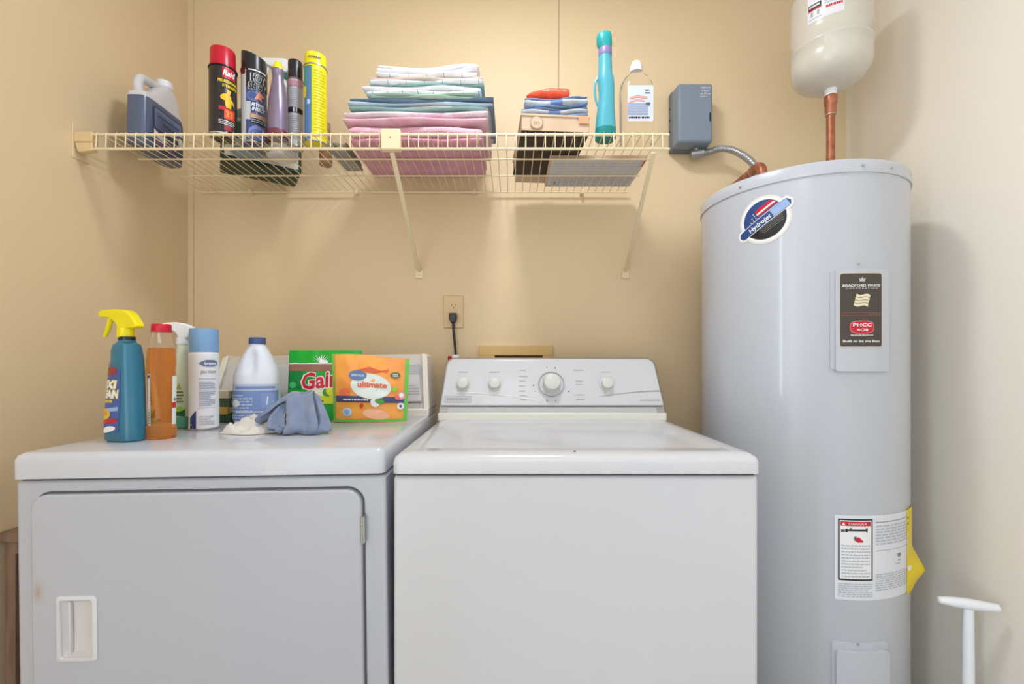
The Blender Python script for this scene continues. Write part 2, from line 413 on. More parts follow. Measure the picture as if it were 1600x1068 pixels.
# ------------------------------------------------------------------ dryer
dryer = thing('dryer', 'white clothes dryer crowded with cleaning bottles, left of the washing machine', 'dryer', (-.905, .832, 0))
dryer.rotation_euler = (0, math.radians(-.72), math.radians(.93))
DW = .679
b = MB(); b.box(0, DW, .008, .66, .03, .8725); b.build('body', ENAMEL_SHADE, dryer, bevel=.006)
b = MB(); b.box(.006, DW - .006, .014, .65, .872, .880); b.build('seam', GAP, dryer, smooth=0)
b = MB()
rs = [ringr(0, DW, 0, .66, .012, .8775), ringr(0, DW, 0, .66, .012, .912), ringr(.003, DW - .003, .003, .66, .012, .920), ringr(.010, DW - .010, .010, .655, .012, .9245)]
b.rings(rs); top = b.build('top_panel', ENAMEL_LIT, dryer, smooth=60)
for x in (.05, DW - .05):
    for y in (.07, .6):
        h = .012 * (1 if x < .3 else 1)
        b = MB(); b.lathe([(.02, -x * .0126 + .0), (.022, .006 - x * .0126), (.01, .012 - x * .0126), (.01, .031)], (x, y, 0), 12); b.build('foot', BLACKP, dryer)
dx0, dx1, dz0, dz1 = .038, .637, .22, .849
b = MB(); b.prism(rrect(dx1 - dx0 + .008, dz1 - dz0 + .008, .032, 8, (dx0 + dx1) / 2, (dz0 + dz1) / 2), lambda x, z: Vector((x, .0073, z)), lambda x, z: Vector((x, .02, z)))
b.build('door_gap', mat('door_gap', (92, 94, 100), .7), dryer, smooth=0)
b = MB(); b.prism(rrect(dx1 - dx0, dz1 - dz0, .028, 8, (dx0 + dx1) / 2, (dz0 + dz1) / 2), lambda x, z: Vector((x, -.004, z)), lambda x, z: Vector((x, .018, z)))
DOORM = mat('dryer_door_shaded', (185, 187, 195), .3, coat=.2)  # darkened like the body, for the weak light on the front
nt = DOORM.node_tree   # a small tan scuff left of the handle
tc = nt.nodes.new('ShaderNodeTexCoord'); vm = nt.nodes.new('ShaderNodeMapping'); vm.inputs['Location'].default_value = (-.050 * 60, 0, -.672 * 30); vm.inputs['Scale'].default_value = (60, 0, 30)
nt.links.new(tc.outputs['Object'], vm.inputs[0]); gr = nt.nodes.new('ShaderNodeTexGradient'); gr.gradient_type = 'QUADRATIC_SPHERE'; nt.links.new(vm.outputs[0], gr.inputs[0])
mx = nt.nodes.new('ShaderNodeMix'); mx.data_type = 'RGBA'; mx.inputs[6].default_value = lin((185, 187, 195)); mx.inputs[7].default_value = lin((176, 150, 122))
nt.links.new(gr.outputs[1], mx.inputs[0]); nt.links.new(mx.outputs[2], nt.nodes['Principled BSDF'].inputs['Base Color'])
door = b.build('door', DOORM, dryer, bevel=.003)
b = MB(); b.prism(rrect(.058, .104, .005, 4, .12025, .605), lambda x, z: Vector((x, -.02, z)), lambda x, z: Vector((x, .0068, z)))
cut = b.build('cutter', DOORM, None, smooth=0); cut.matrix_world = Matrix.Identity(4)
door.parent = None
bo = door.modifiers.new('hole', 'BOOLEAN'); bo.object = cut; bo.operation = 'DIFFERENCE'; bo.solver = 'EXACT'
me = bpy.data.meshes.new_from_object(door.evaluated_get(bpy.context.evaluated_depsgraph_get()))
door.modifiers.clear(); door.data = me; door.parent = dryer; bpy.data.objects.remove(cut)
# recessed handle: frame with a scooped cup
hx0, hx1, hz0, hz1 = .0835, .157, .545, .665
b = MB()
def rr3(g, r, y): return [Vector((p[0], y, p[1])) for p in rrect(hx1 - hx0 - 2 * g, hz1 - hz0 - 2 * g, r, 5, (hx0 + hx1) / 2, (hz0 + hz1) / 2)]
b.rings([rr3(0, .008, -.0035), rr3(0, .008, -.006), rr3(.002, .007, -.0075), rr3(.007, .006, -.0075), rr3(.008, .005, -.0062), rr3(.0085, .005, -.0045)], cap=False)
hf = b.build('handle_frame', HANDLEM, door, label='white handle frame')
b = MB()
def cup(a, c):
    x = hx0 + .008 + (hx1 - hx0 - .016) * a; z = hz0 + .008 + (hz1 - hz0 - .016) * c
    return Vector((x, -.0045 + .0108 * math.sin(PI * min(1, a * 1.0)) ** .45 * math.sin(PI * min(1, max(0, c))) ** .12, z))
b.grid(cup, 20, 16); b.build('handle_cup', mat('handle_cup', (212, 206, 204), .3), door, recalc=False)
b = MB(); b.box(hx0 + .019, hx0 + .023, -.0035, .004, hz0 + .012, hz1 - .012); b.build('handle_highlight', HANDLEM, door, bevel=.0015)  # thin bar standing in for the highlight on the cup's inner step
hg = MB()
for k in range(3): hg.lathe([(.0035, .75 + k * .0165), (.0035, .7655 + k * .0165)], (dx1 + .0015, -.003, 0), 10)
hg.box(dx1 - .003, dx1 + .006, -.0045, .008, .751, .799); hg.build('hinge', SILV, dryer)
og, vd = console(dryer, .332, .52, cx=.347, zb=.9235, side=mat('console_shell_grey', (210, 205, 196), .35), drop=.024, caps=True)
knob(dryer, og, vd, -.18, 0, .0265, .03, 'cycle_dial', ring=.0425)
knob(dryer, og, vd, -.06, 0, .0175, .02)
P = Print(plane_map(og, (1, 0, 0), vd)); P.lines(.24, .02, .30, .055, 5, TXTG, 1, seed=2); P.lines(.24, -.045, .30, -.01, 4, TXTG, 1, seed=3); P.build('panel_print', dryer)['kind'] = 'stuff'

DA, DB = math.radians(.93), math.radians(-.72)
RM = Matrix.Rotation(DA, 4, 'Z') @ Matrix.Rotation(DB, 4, 'Y')
def dz(x, y):   # height of the dryer's top at world x, y
    n = RM @ Vector((0, 0, 1)); o = Vector((-.905, .832, 0)) + RM @ Vector((0, 0, .9245))
    return o.z - (n.x * (x - o.x) + n.y * (y - o.y)) / n.z

# ------------------------------------------------------------------ wooden cabinet in the corner gap
WOOD = mat('cabinet_wood', (150, 122, 100), .6, col2=(124, 98, 80), nscale=9, stretch=(8, 8, 1))
WOODD = mat('cabinet_wood_dark', (104, 78, 58), .6, col2=(84, 62, 46), nscale=9, stretch=(8, 8, 1))
cab = thing('wooden_cabinet', 'weathered brown wooden cabinet in the gap left of the dryer', 'cabinet', (-1.035, 1.015, 0))
b = MB(); b.box(-.113, .105, 0, .45, .69, .711); b.build('top', WOOD, cab, bevel=.002)
for x in (-.094, .096):
    b = MB(); b.box(x - .012, x + .012, .008, .45, 0, .689); b.build('side_panel', WOOD, cab, bevel=.001)
b = MB(); b.box(-.08, .082, .015, .03, .05, .66); d = b.build('door', WOODD, cab, bevel=.002)
b = MB(); b.lathe([(.004, 0), (.006, .008), (.009, .012), (.008, .018), (.001, .02)], seg=12, M=Matrix.Translation((.06, .015, .4)) @ Matrix.Rotation(PI / 2, 4, 'X')); b.build('knob', WOOD, d)
b = MB(); b.box(-.08, .082, .006, .03, .662, .689); b.build('rail', WOOD, cab, bevel=.001)
b = MB(); b.box(-.113, -.108, .02, .45, 0, .689); b.build('filler_strip', WOODD, cab)

# ------------------------------------------------------------------ water heater
HX, HY, HR, HZ = .8377, 1.3457, .257, 1.58
heater = thing('water_heater', 'tall pale grey cylindrical electric water heater beside the washing machine', 'water heater', (HX, HY, 0))
b = MB(); b.lathe([(HR - .004, .012), (HR, .02), (HR, HZ - .032)], seg=96); b.build('jacket', HEAT, heater)
b = MB(); b.lathe([(HR + .0006, HZ - .033), (HR + .0030, HZ - .033), (HR + .0030, HZ - .006), (HR, HZ - .001), (HR - .005, HZ), (HR - .012, HZ - .006), (.01, HZ - .004)], seg=96); b.build('lid', HEAT, heater)
b = MB(); b.lathe([(HR - .02, 0), (HR - .02, .014)], seg=48); b.build('base_ring', BLACKP, heater)
def hit(px, py, R=HR):
    d = Vector(((px - 800) / F, 1, (567 - py) / F)); a = d.x ** 2 + 1; bb = d.x * HX + HY; cc = HX ** 2 + HY ** 2 - R * R
    t = (bb - math.sqrt(max(0, bb * bb - a * cc))) / a; p = d * t
    return math.atan2(p.y - HY, p.x - HX), CZ + p.z
def hmap(phi, z, R=HR): return cyl_map(R, phi, z)
for px, py in ((1158, 304), (1347, 256), (1391, 262)):
    phi, z = hit(px, py); z = HZ - .019
    b = MB(); M = Matrix.Translation((math.cos(phi) * (HR + .003), math.sin(phi) * (HR + .003), z)) @ Matrix.Rotation(phi, 4, 'Z') @ Matrix.Rotation(PI / 2, 4, 'Y')
    b.lathe([(.004, 0), (.0035, .002), (.001, .003)], seg=10, M=M); b.build('screw', STEEL, heater)
def curved_slab(cx, cz, w, h, r, R0, R1, phi, name, m, parent, bevel=.003, n=8):
    """rounded slab bent to the heater's jacket"""
    b = MB(); half = w / 2
    us = sorted(set([-half + w * k / n for k in range(n + 1)] + [-half + r * (1 - math.cos(PI / 2 * k / 4)) for k in range(5)] + [half - r * (1 - math.cos(PI / 2 * k / 4)) for k in range(5)]))
    def hh(u):
        d = max(0, abs(u) - (half - r)); return h / 2 - (r - math.sqrt(max(0, r * r - d * d)))
    out = [(u, -hh(u)) for u in us] + [(u, hh(u)) for u in reversed(us)]
    N = len(us)
    mp = lambda u, v, R: Vector((R * math.cos(phi + (cx + u) / HR), R * math.sin(phi + (cx + u) / HR), cz + v))
    V = [mp(u, v, R0) for u, v in out] + [mp(u, v, R1) for u, v in out]; L = len(out); fs = []
    for i in range(L): fs.append((i, (i + 1) % L, L + (i + 1) % L, L + i))
    for i in range(N - 1):
        fs.append((L + i, L + i + 1, L + L - 2 - i, L + L - 1 - i)); fs.append((i, L - 1 - i, L - 2 - i, i + 1))
    b.add(V, fs); return b.build(name, m, parent, bevel=bevel)
# upper access panel
ph0, zt = hit(1303, 420); ph1, zb = hit(1383, 578); phm = (ph0 + ph1) / 2; aw = (ph1 - ph0) * HR
zt = hit(1345, 420)[1]; zb = hit(1345, 580)[1]
pan = curved_slab(0, (zt + zb) / 2, aw, zt - zb, .006, HR - .002, HR + .010, phm, 'access_panel', HEAT, heater)
curved_slab(-aw / 2 - .004, (zt + zb) / 2, .010, zt - zb - .01, .002, HR - .002, HR + .004, phm, 'panel_flange', HEAT, heater, bevel=.001, n=2)
b = MB(); phs, zs = hit(1341, 412); b.lathe([(.003, 0), (.003, .003), (.001, .004)], seg=10, M=Matrix.Translation((math.cos(phs) * HR, math.sin(phs) * HR, zs)) @ Matrix.Rotation(phs, 4, 'Z') @ Matrix.Rotation(PI / 2, 4, 'Y')); b.build('screw', STEEL, heater)
# its brown badge
l0, t0 = hit(1311, 427, HR + .01); l1, t1 = hit(1378, 541, HR + .01); tz = hit(1345, 427, HR + .01)[1]; bz = hit(1345, 541, HR + .01)[1]
P = Print(hmap((l0 + l1) / 2, (tz + bz) / 2, HR + .010), L=.015); lw = (l1 - l0) * HR; lh = tz - bz
P.rrect(0, 0, lw + .004, lh + .004, .005, mat('badge_border', (214, 206, 186), .4), 1); P.rrect(0, 0, lw, lh, .004, BROWND, 2)
P.text('BRADFORD WHITE', 0, lh * .335, .0088, WHITE, 3, bold=.02, shear=.15, width=lw * .9)
P.text('C O R P O R A T I O N', 0, lh * .295, .0042, WHITE, 3, width=lw * .76)
P.poly([(-.006, lh * .39), (.006, lh * .39), (.0075, lh * .44), (.003, lh * .42), (0, lh * .455), (-.003, lh * .42), (-.0075, lh * .44)], mat('crest_grey', (196, 196, 200), .4), 3)
fl = [(-.014 + .032 * k / 8, .0022 * math.sin(k / 8 * 2 * PI)) for k in range(9)]
for j in range(4):
    v0 = lh * .065 + .0072 * (3 - j)
    sh = lambda u, v: (u - (lh * .2 - v) * .25, v - (u + .014) * .12)
    for (u0, w0), (u1, w1) in zip(fl, fl[1:]):
        P.poly([sh(u0, v0 - w0), sh(u1, v0 - w1), sh(u1, v0 + .0060 - w1), sh(u0, v0 + .0060 - w0)], mat('cream_print', (236, 224, 190), .4), 3)
P.rect(-lw * .46, -.0075, lw * .46, -.0066, mat('rust_line', (168, 96, 84), .5), 3, n=6); P.rect(-lw * .46, -.0125, lw * .46, -.0116, MC['rust_line'], 3, n=6)
P.lines(-lw * .42, -.0118, lw * .42, -.0076, 1, BLACK, 3, fill=.6, seed=8)
P.ell(0, -lh * .235, lw * .29, lh * .088, mat('pink_border', (236, 130, 140), .4), 3, e=3.2); P.ell(0, -lh * .235, lw * .275, lh * .078, RED, 4, e=3.2)
P.text('PHCC', 0, -lh * .205, .0105, WHITE, 5, bold=.03, width=lw * .44); P.text('4O8', 0, -lh * .272, .0085, WHITE, 5, bold=.02, width=lw * .27)
P.lines(-lw * .27, -lh * .355, lw * .27, -lh * .335, 1, WHITE, 3, fill=.5, seed=5)
P.text('Built to be the Best', 0, -lh * .425, .0078, WHITE, 3, bold=.02, width=lw * .88)
P.build('badge', pan, 'brown badge with white lettering and red emblem')
# lower access panel
a0 = hit(1303, 1040)[0]; a1 = hit(1382, 1040)[0]; ztp = hit(1340, 1008)[1]
lp = curved_slab(0, ztp - .11, (a1 - a0) * HR + .012, .236, .008, HR - .002, HR + .004, (a0 + a1) / 2, 'access_panel', HEAT, heater, bevel=.0015)
curved_slab(0, ztp - .115, (a1 - a0) * HR, .215, .012, HR + .003, HR + .014, (a0 + a1) / 2, 'cover', HEAT, lp)
b = MB(); phs, zs = hit(1343, 1008, HR + .01); b.lathe([(.003, 0), (.003, .003), (.001, .004)], seg=10, M=Matrix.Translation((math.cos(phs) * (HR + .004), math.sin(phs) * (HR + .004), zs)) @ Matrix.Rotation(phs, 4, 'Z') @ Matrix.Rotation(PI / 2, 4, 'Y')); b.build('screw', STEEL, heater)
# round emblem sticker high on the jacket
pc, zc = hit(1194, 343)
P = Print(hmap(pc, zc), .0003, L=.012)
e0 = hit(1150, 343)[0]; e1 = hit(1243, 343)[0]; EW = (e1 - e0) * HR; EH = hit(1194, 305)[1] - hit(1194, 382)[1]
er = EH * .49; th = math.radians(33)
def band(P, hw, L0, L1, m, layer, off=0):
    pts = []
    for k in range(9):
        t = -PI / 2 + PI * k / 8; pts.append((L1 + hw * math.cos(t), off + hw * math.sin(t)))
    for k in range(9):
        t = PI / 2 + PI * k / 8; pts.append((L0 + hw * math.cos(t), off + hw * math.sin(t)))
    n = 26
    # strips along the band so that it bends with the jacket
    for k in range(n):
        a = L0 - hw + (L1 - L0 + 2 * hw) * k / n; c = L0 - hw + (L1 - L0 + 2 * hw) * (k + 1) / n
        def h_(u):
            d = max(0, L0 - u, u - L1); return math.sqrt(max(0, hw * hw - d * d))
        q = [(a, off - h_(a)), (c, off - h_(c)), (c, off + h_(c)), (a, off + h_(a))]
        P.poly([(u * math.cos(th) - v * math.sin(th), u * math.sin(th) + v * math.cos(th)) for u, v in q], m, layer)
def disc(P, r, m, layer, sel=None, n=12):
    """disc in strips along the slanted axis; sel(u) gives the lower/upper bound"""
    for k in range(n):
        a = -r + 2 * r * k / n; c = a + 2 * r / n
        lo = lambda u: -math.sqrt(max(0, r * r - u * u)); hi = lambda u: math.sqrt(max(0, r * r - u * u))
        f0 = lambda u: max(lo(u), sel[0]) if sel else lo(u); f1 = lambda u: min(hi(u), sel[1]) if sel else hi(u)
        if sel and (f0(a) >= f1(a) and f0(c) >= f1(c)): continue
        q = [(a, min(f0(a), f1(a))), (c, min(f0(c), f1(c))), (c, f1(c)), (a, f1(a))]
        P.poly([(u * math.cos(th) - v * math.sin(th), u * math.sin(th) + v * math.cos(th)) for u, v in q], m, layer)
BORD = mat('sticker_border', (226, 222, 212), .3)
bl = EW * .42
disc(P, er, BORD, 1, n=24); band(P, .0165, -bl, bl, BORD, 1.2)
disc(P, er * .92, WHITE, 2, n=24); band(P, .0145, -bl, bl, WHITE, 2.2)
disc(P, er * .82, BLUEN, 3, (.0125, 1), 24); disc(P, er * .82, BLACK, 3, (-1, -.0125), 24)
band(P, .0108, -bl, bl, BLUEN, 3.4)
rt = lambda u, v: (u * math.cos(th) - v * math.sin(th), u * math.sin(th) + v * math.cos(th))
for j, v in enumerate((.0155, .0245)):      # red stripes
    P.poly([rt(-.006, v), rt(math.sqrt(max(0, (er * .82) ** 2 - v * v)) * .96, v), rt(math.sqrt(max(0, (er * .82) ** 2 - (v + .0045) ** 2)) * .96, v + .0045), rt(-.006, v + .0045)], RED, 4)
    P.poly([rt(-.006, v + .0045), rt(math.sqrt(max(0, (er * .82) ** 2 - (v + .0045) ** 2)) * .96, v + .0045), rt(math.sqrt(max(0, (er * .82) ** 2 - (v + .009) ** 2)) * .9, v + .0088), rt(-.006, v + .0088)], WHITE if j == 0 else RED, 4)
for u, v in ((-.012, .016), (-.02, .0155), (-.028, .0152), (-.012, .0235), (-.020, .0225), (-.012, .030)): 
    q = rt(u, v); P.ell(q[0], q[1], .0014, .0014, WHITE, 5, n=8)
for k in range(4): 
    v = -.0165 - .0045 * k; hw = math.sqrt(max(0, (er * .82) ** 2 - v * v)) * .8
    P.poly([rt(-hw * .6, v), rt(hw, v), rt(hw, v + .0014), rt(-hw * .6, v + .0014)], mat('grey_line_print', (120, 118, 112), .5), 4)
P.poly([rt(bl * .35, -.0095), rt(bl + .004, -.0095), rt(bl + .004, .0095), rt(bl * .35, .0095)], BLUEL, 3.8)
P.text('Hydrojet', -.012 * math.cos(th), -.012 * math.sin(th) - .001, .0155, WHITE, 5, rot=th, bold=.02, width=.060, shear=.1)
P.build('emblem_sticker', heater, 'round emblem sticker with slanted blue band')
# warning label low on the jacket
wl = hit(1304, 870)[0]; wr = hit(1421, 870)[0]; wm = (wl + wr) / 2; ww = (wr - wl) * HR
wt = hit(1330, 805)[1]; wb = hit(1330, 937)[1]; wh = wt - wb; wz = (wt + wb) / 2
P = Print(hmap(wm, wz), .0003, L=.012)
LABW = mat('label_paper', (226, 228, 234), .45)
P.rrect(0, 0, ww, wh, .002, LABW, 1, cols=16)
dl = (hit(1309, 870)[0] - wm) * HR; dr = (hit(1363, 870)[0] - wm) * HR; dt = wh * .46; db_ = -wh * .27; dc = (dl + dr) / 2
P.rect(dl, db_, dr, dt, BLACK, 2, n=6); P.rect(dl + .0035, db_ + .004, dr - .0035, dt - .0035, WHITE, 3, n=6)
P.rect(dl + .005, dt - .0165, dr - .005, dt - .006, RED, 4, n=6)
P.text('DANGER', dc + .004, dt - .0112, .0085, WHITE, 5, bold=.0, width=(dr - dl) * .52)
P.poly([(dl + .0075, dt - .015), (dl + .0155, dt - .015), (dl + .0115, dt - .0075)], WHITE, 5)
# tap with water drop and a hand
P.rect(dl + .006, dt - .032, dl + .014, dt - .025, GREYD, 4); P.ell(dl + .018, dt - .0275, .0035, .0048, BLACK, 4); P.rect(dl + .018, dt - .029, dr - .016, dt - .0245, BLACK, 4, n=3)
P.rect(dl + .025, dt - .0245, dr - .013, dt - .021, GREYD, 4); P.poly([(dr - .017, dt - .0245), (dr - .013, dt - .0245), (dr - .014, dt - .033), (dr - .017, dt - .030)], BLACK, 4)
P.poly([(dc - .002, dt - .046), (dc + .006, dt - .043), (dc + .016, dt - .052), (dc + .017, dt - .055), (dc + .005, dt - .056), (dc - .003, dt - .052)], RED, 4)
P.poly([(dc - .006, dt - .044), (dc - .001, dt - .040), (dc + .001, dt - .047), (dc - .004, dt - .052)], GREYD, 4.5)
P.lines(dl + .007, db_ + .007, dr - .007, dt - .060, 11, TXTG, 4, seed=11)
P.lines(dl, -wh * .47, dr, -wh * .30, 7, TXTG, 2, seed=12, fill=.55)
rl = dr + .008; rr_ = ww / 2 - .004
P.rect(rl, wh * .41, rr_, wh * .425, GREYP, 2, n=6)
P.lines(rl, wh * .14, rr_, wh * .385, 7, TXTG, 2, seed=13, fill=.6); P.rect(rl, wh * .075, rr_, wh * .082, GREYP, 2, n=6)
P.text('UL', (rl + rr_) / 2 + .006, -.012 + wh * .06, .009, GREYD, 3, bold=.05, width=.016); P.lines((rl + rr_) / 2 + .001, -.032 + wh * .03, (rl + rr_) / 2 + .011, -.004 + wh * .02, 3, GREYP, 2, seed=15)
P.lines((rl + rr_) / 2 - .012, -wh * .12, (rl + rr_) / 2 - .002, -wh * .09, 1, TXTG, 2, seed=16)
P.lines(rl, -wh * .40, rr_, -wh * .19, 8, TXTG, 2, seed=14, fill=.55)
P.build('warning_label', heater, 'white label with black framed danger notice')
# yellow energy guide curling off the side
YG = mat('energy_yellow', (240, 210, 26), .45)
ye = hit(1416, 870)[0]; gz_a = CZ + (567 - 917) * 1.17 / F; gz_b = CZ + (567 - 788) * 1.17 / F
b = MB()
def guide(a, c):
    z = gz_a + (gz_b - gz_a) * c
    flap = max(0, 1 - abs(c - .22) / .26) * .030
    t = a; lift = flap * t ** 1.5
    phi = ye + (.33 * t); r = HR + .0018
    tn = Vector((math.cos(phi), math.sin(phi), 0)); lat = Vector((-math.sin(phi), math.cos(phi), 0))
    return tn * (r + lift * .9) + lat * (-lift * .35) + Vector((0, 0, z))
b.grid(guide, 10, 24)
g = b.build('energy_label', YG, heater, solid=.0004, label='yellow label peeling off the side')
P = Print(lambda u, v, o: guide(u, v) + Vector((-1, -1, 0)).normalized() * (.0008 + o))
P.rect(.02, .48, .9, .72, WHITE, 1, n=8, nv=5); P.rect(.05, .28, .3, .33, WHITE, 1, n=8); P.lines(.04, .80, .3, .93, 2, BLACK, 1, seed=3)
P.build('label_print', g)['kind'] = 'stuff'
# fittings on the lid
b = MB(); b.lathe([(.030, 0), (.030, .008), (.018, .012), (.018, .03)], (.0982, -.0087, HZ - .005), 20); b.build('port', STEEL, heater)
b = MB(); b.lathe([(.030, 0), (.030, .008), (.018, .012), (.018, .02)], (-.0977, 0, HZ - .005), 20); b.build('port', STEEL, heater)
b = MB(); b.box(-.01, .055, -.075, -.025, HZ - .0038, HZ + .006); b.build('junction_cover', STEEL, heater, bevel=.002)

# ------------------------------------------------------------------ expansion tank with its copper riser
TX, TY, TR = .936, 1.337, .102
tank = thing('expansion_tank', 'cream cylindrical expansion tank on a copper riser above the water heater', 'expansion tank', (TX, TY, 1.608))
z0 = 1.608
b = MB(); prof = [(.012, 1.892 - z0), (.03, 1.894 - z0), (.058, 1.902 - z0), (.080, 1.915 - z0), (.095, 1.932 - z0), (.1, 1.948 - z0), (.1015, 1.965 - z0), (.1015, 1.998 - z0), (.1035, 2.0 - z0), (.1035, 2.006 - z0), (.102, 2.008 - z0), (.102, 2.034 - z0), (.1008, 2.038 - z0), (.102, 2.042 - z0), (.102, 2.15 - z0), (.095, 2.178 - z0), (.075, 2.198 - z0), (.04, 2.210 - z0), (.005, 2.213 - z0)]
b.lathe(prof, seg=64); b.build('tank_shell', TANK, tank, smooth=50)
b = MB(); b.lathe([(.0148, 1.873 - z0), (.0155, 1.880 - z0), (.0165, 1.893 - z0)], seg=20); b.build('nipple', WHITEP, tank)
b = MB(); b.lathe([(.0112, 0), (.0112, .24)], seg=24); b.build('copper_pipe', COPPER, tank)
b = MB(); b.lathe([(.0135, .212), (.0145, .218), (.0145, .236), (.0165, .242), (.0175, .262), (.0160, .266)], seg=24); b.build('adapter', COPPER, tank)
b = MB(); b.lathe([(.0138, -.002), (.0138, .022), (.0125, .024)], seg=24); b.build('coupling', COPPER, tank)
for z in (.024, .208): 
    b = MB(); b.lathe([(.0118, z), (.0142, z + .001), (.0142, z + .004), (.0118, z + .005)], seg=24); b.build('solder_joint', SOLDER, tank)
P = Print(cyl_map(TR, face_cam(TX, TY) - .12, 2.10 - z0), .0003, L=.01)
LW = .088
P.rrect(0, 0, LW, .10, .002, mat('tank_label', (236, 234, 236), .35), 1, cols=8)
P.rect(-LW * .47, -.014, -LW * .10, .0, BLACK, 2, n=3); P.rect(-LW * .47, -.018, -LW * .10, -.014, RED, 2, n=3)
P.lines(-LW * .44, -.012, -LW * .14, -.001, 1, WHITE, 3, seed=2, fill=.5)
P.rect(LW * .0, .0, LW * .2, .007, RED, 2); P.rect(LW * .02, .001, LW * .08, .006, BLACK, 3)
P.lines(-LW * .02, -.016, LW * .46, -.003, 2, TXTG, 2, seed=5)
P.lines(LW * .02, -.030, LW * .46, -.019, 1, RED, 2, seed=6, fill=.6)
P.rect(-LW * .40, -.034, -LW * .16, -.021, GREYP, 2); P.lines(-LW * .46, -.045, -LW * .1, -.037, 1, TXTG, 2, seed=7)
P.build('label', tank)

# hot pipe elbow and pipe to the wall
ep = thing('copper_pipe', 'copper elbow and pipe running from the heater lid back to the wall', 'pipe', (HX - .0977, HY, HZ + .015))
b = MB(); pts = [(0, 0, 0), (0, 0, .055)] + [(0, .03 - .03 * math.cos(t), .055 + .03 * math.sin(t)) for t in [PI / 2 * k / 8 for k in range(1, 9)]] + [(0, .055, .085)]
b.tube(pts, .0135, 20); b.build('elbow', COPPER, ep)
b = MB(); b.tube([(0, .05, .085), (0, YB - HY - .001, .085)], .0112, 20); b.build('pipe', COPPER, ep)
b = MB(); b.tube([(0, .052, .085), (0, .058, .085)], .0143, 20); b.build('solder_joint', SOLDER, ep)

# ------------------------------------------------------------------ grey disconnect box and conduit
gx0, gx1 = .556, .680; gz0, gz1 = CZ + .742, CZ + .948
eb = thing('electrical_box', 'grey metal electrical box on the wall between shelf and water heater', 'electrical box', ((gx0 + gx1) / 2, YB, gz0))
gw = (gx1 - gx0) / 2; gh = gz1 - gz0
b = MB(); b.box(-gw, gw, -.03, 0, 0, gh); b.build('back_box', BOXGD, eb, bevel=.004)
b = MB(); b.prism([(-gw + .001, 0), (gw - .001, 0), (gw - .001, gh), (-gw + .001, gh)], lambda x, z: Vector((x, -.03, z)), lambda x, z: Vector((x * .96 + .002, -.084, .004 + z * .965)))
cover = b.build('cover', BOXG, eb, bevel=.009, bseg=3)
b = MB(); b.box(gw - .014, gw - .010, -.0855, -.082, gh * .36, gh * .50); b.build('latch_slot', BLACKP, cover)
for z in (.07, .11, .15):
    b = MB(); b.lathe([(.003, 0), (.003, .002), (.001, .003)], seg=10, M=Matrix.Translation((-gw, -.018, z)) @ Matrix.Rotation(-PI / 2, 4, 'Y')); b.build('rivet', BLACKP, eb)
P = Print(plane_map((.0, -.0845, gh * .80), (1, 0, 0), (0, 0, 1)))
Q = random.Random(5)
for i, (v, n) in enumerate(((.018, 6), (.008, 5), (-.002, 6), (-.011, 4))):
    for k in range(n):
        u = .018 + k * .006 + Q.uniform(-.001, .001); w = Q.uniform(.0010, .0016); h = Q.uniform(.005, .008); sl = Q.uniform(-.003, .004)
        P.poly([(u, v), (u + w, v), (u + w + sl, v + h), (u + sl, v + h)], WHITE, 1)
        P.poly([(u, v + h * .4), (u + .0045, v + h * .5), (u + .0045, v + h * .5 + w), (u, v + h * .4 + w)], WHITE, 1)
P.build('handwriting', cover, 'white handwritten marks')
cd = thing('metal_conduit', 'ribbed flexible metal conduit curving from the grey box to the heater', 'conduit', (.65, YB - .04, gz0))
ctrl = [(.0, 0, -.014), (.03, -.005, -.012), (.07, -.018, -.006), (.11, -.04, -.028), (.142, -.075, -.078), (.165, -.105, -.15), (.175, -.125, -.2465)]
def crom(P, n=14):
    P = [Vector(p) for p in P]; P = [P[0] * 2 - P[1]] + P + [P[-1] * 2 - P[-2]]; out = []
    for i in range(1, len(P) - 2):
        for k in range(n):
            t = k / n; out.append(.5 * ((2 * P[i]) + (P[i + 1] - P[i - 1]) * t + (2 * P[i - 1] - 5 * P[i] + 4 * P[i + 1] - P[i + 2]) * t * t + (3 * P[i] - P[i - 1] - 3 * P[i + 1] + P[i + 2]) * t ** 3))
    out.append(P[-2]); return out
pts = crom(ctrl, 28)
b = MB(); b.tube(pts, [.0120 if k % 4 < 2 else .0094 for k in range(len(pts))], 14); b.build('conduit_body', STEEL, cd, smooth=30)
b = MB(); b.tube([(-.012, .0, .0), (-.012, 0, -.016)], .012, 14); b.tube([(-.03, 0, -.018), (.012, -.004, -.013)], .0135, 10); b.build('connector', STEEL, cd)

# ------------------------------------------------------------------ wall fittings
ox, oz = (709 - 800) * YB / F, CZ + (567 - 487) * YB / F
ot = thing('wall_outlet', 'beige double power outlet on the back wall above the washer', 'outlet', (ox, YB, oz))
OUTM = mat('outlet_plate', (226, 196, 150), .4)
b = MB(); b.prism(rrect(.070, .115, .004, 4), lambda x, z: Vector((x, -.0065, z)), lambda x, z: Vector((x, 0, z))); b.build('cover_plate', OUTM, ot, bevel=.002)
for s in (1, -1):
    b = MB(); b.prism(rrect(.033, .028, .010, 5, 0, s * .0195), lambda x, z: Vector((x, -.0085, z)), lambda x, z: Vector((x, -.006, z))); r = b.build('receptacle', OUTM, ot, bevel=.0008)
    b = MB()
    for x, z, w, h in ((-.0065, .022, .0018, .008), (.0065, .022, .0018, .0065)): b.box(x - w / 2, x + w / 2, -.0088, -.008, s * .0195 + z - .022, s * .0195 + z - .022 + h)
    b.lathe([(.0025, 0), (.0025, .0009)], seg=10, M=Matrix.Translation((0, -.008, s * .0195 - .006)) @ Matrix.Rotation(PI / 2, 4, 'X')); b.build('slots', BLACK, r, smooth=0)
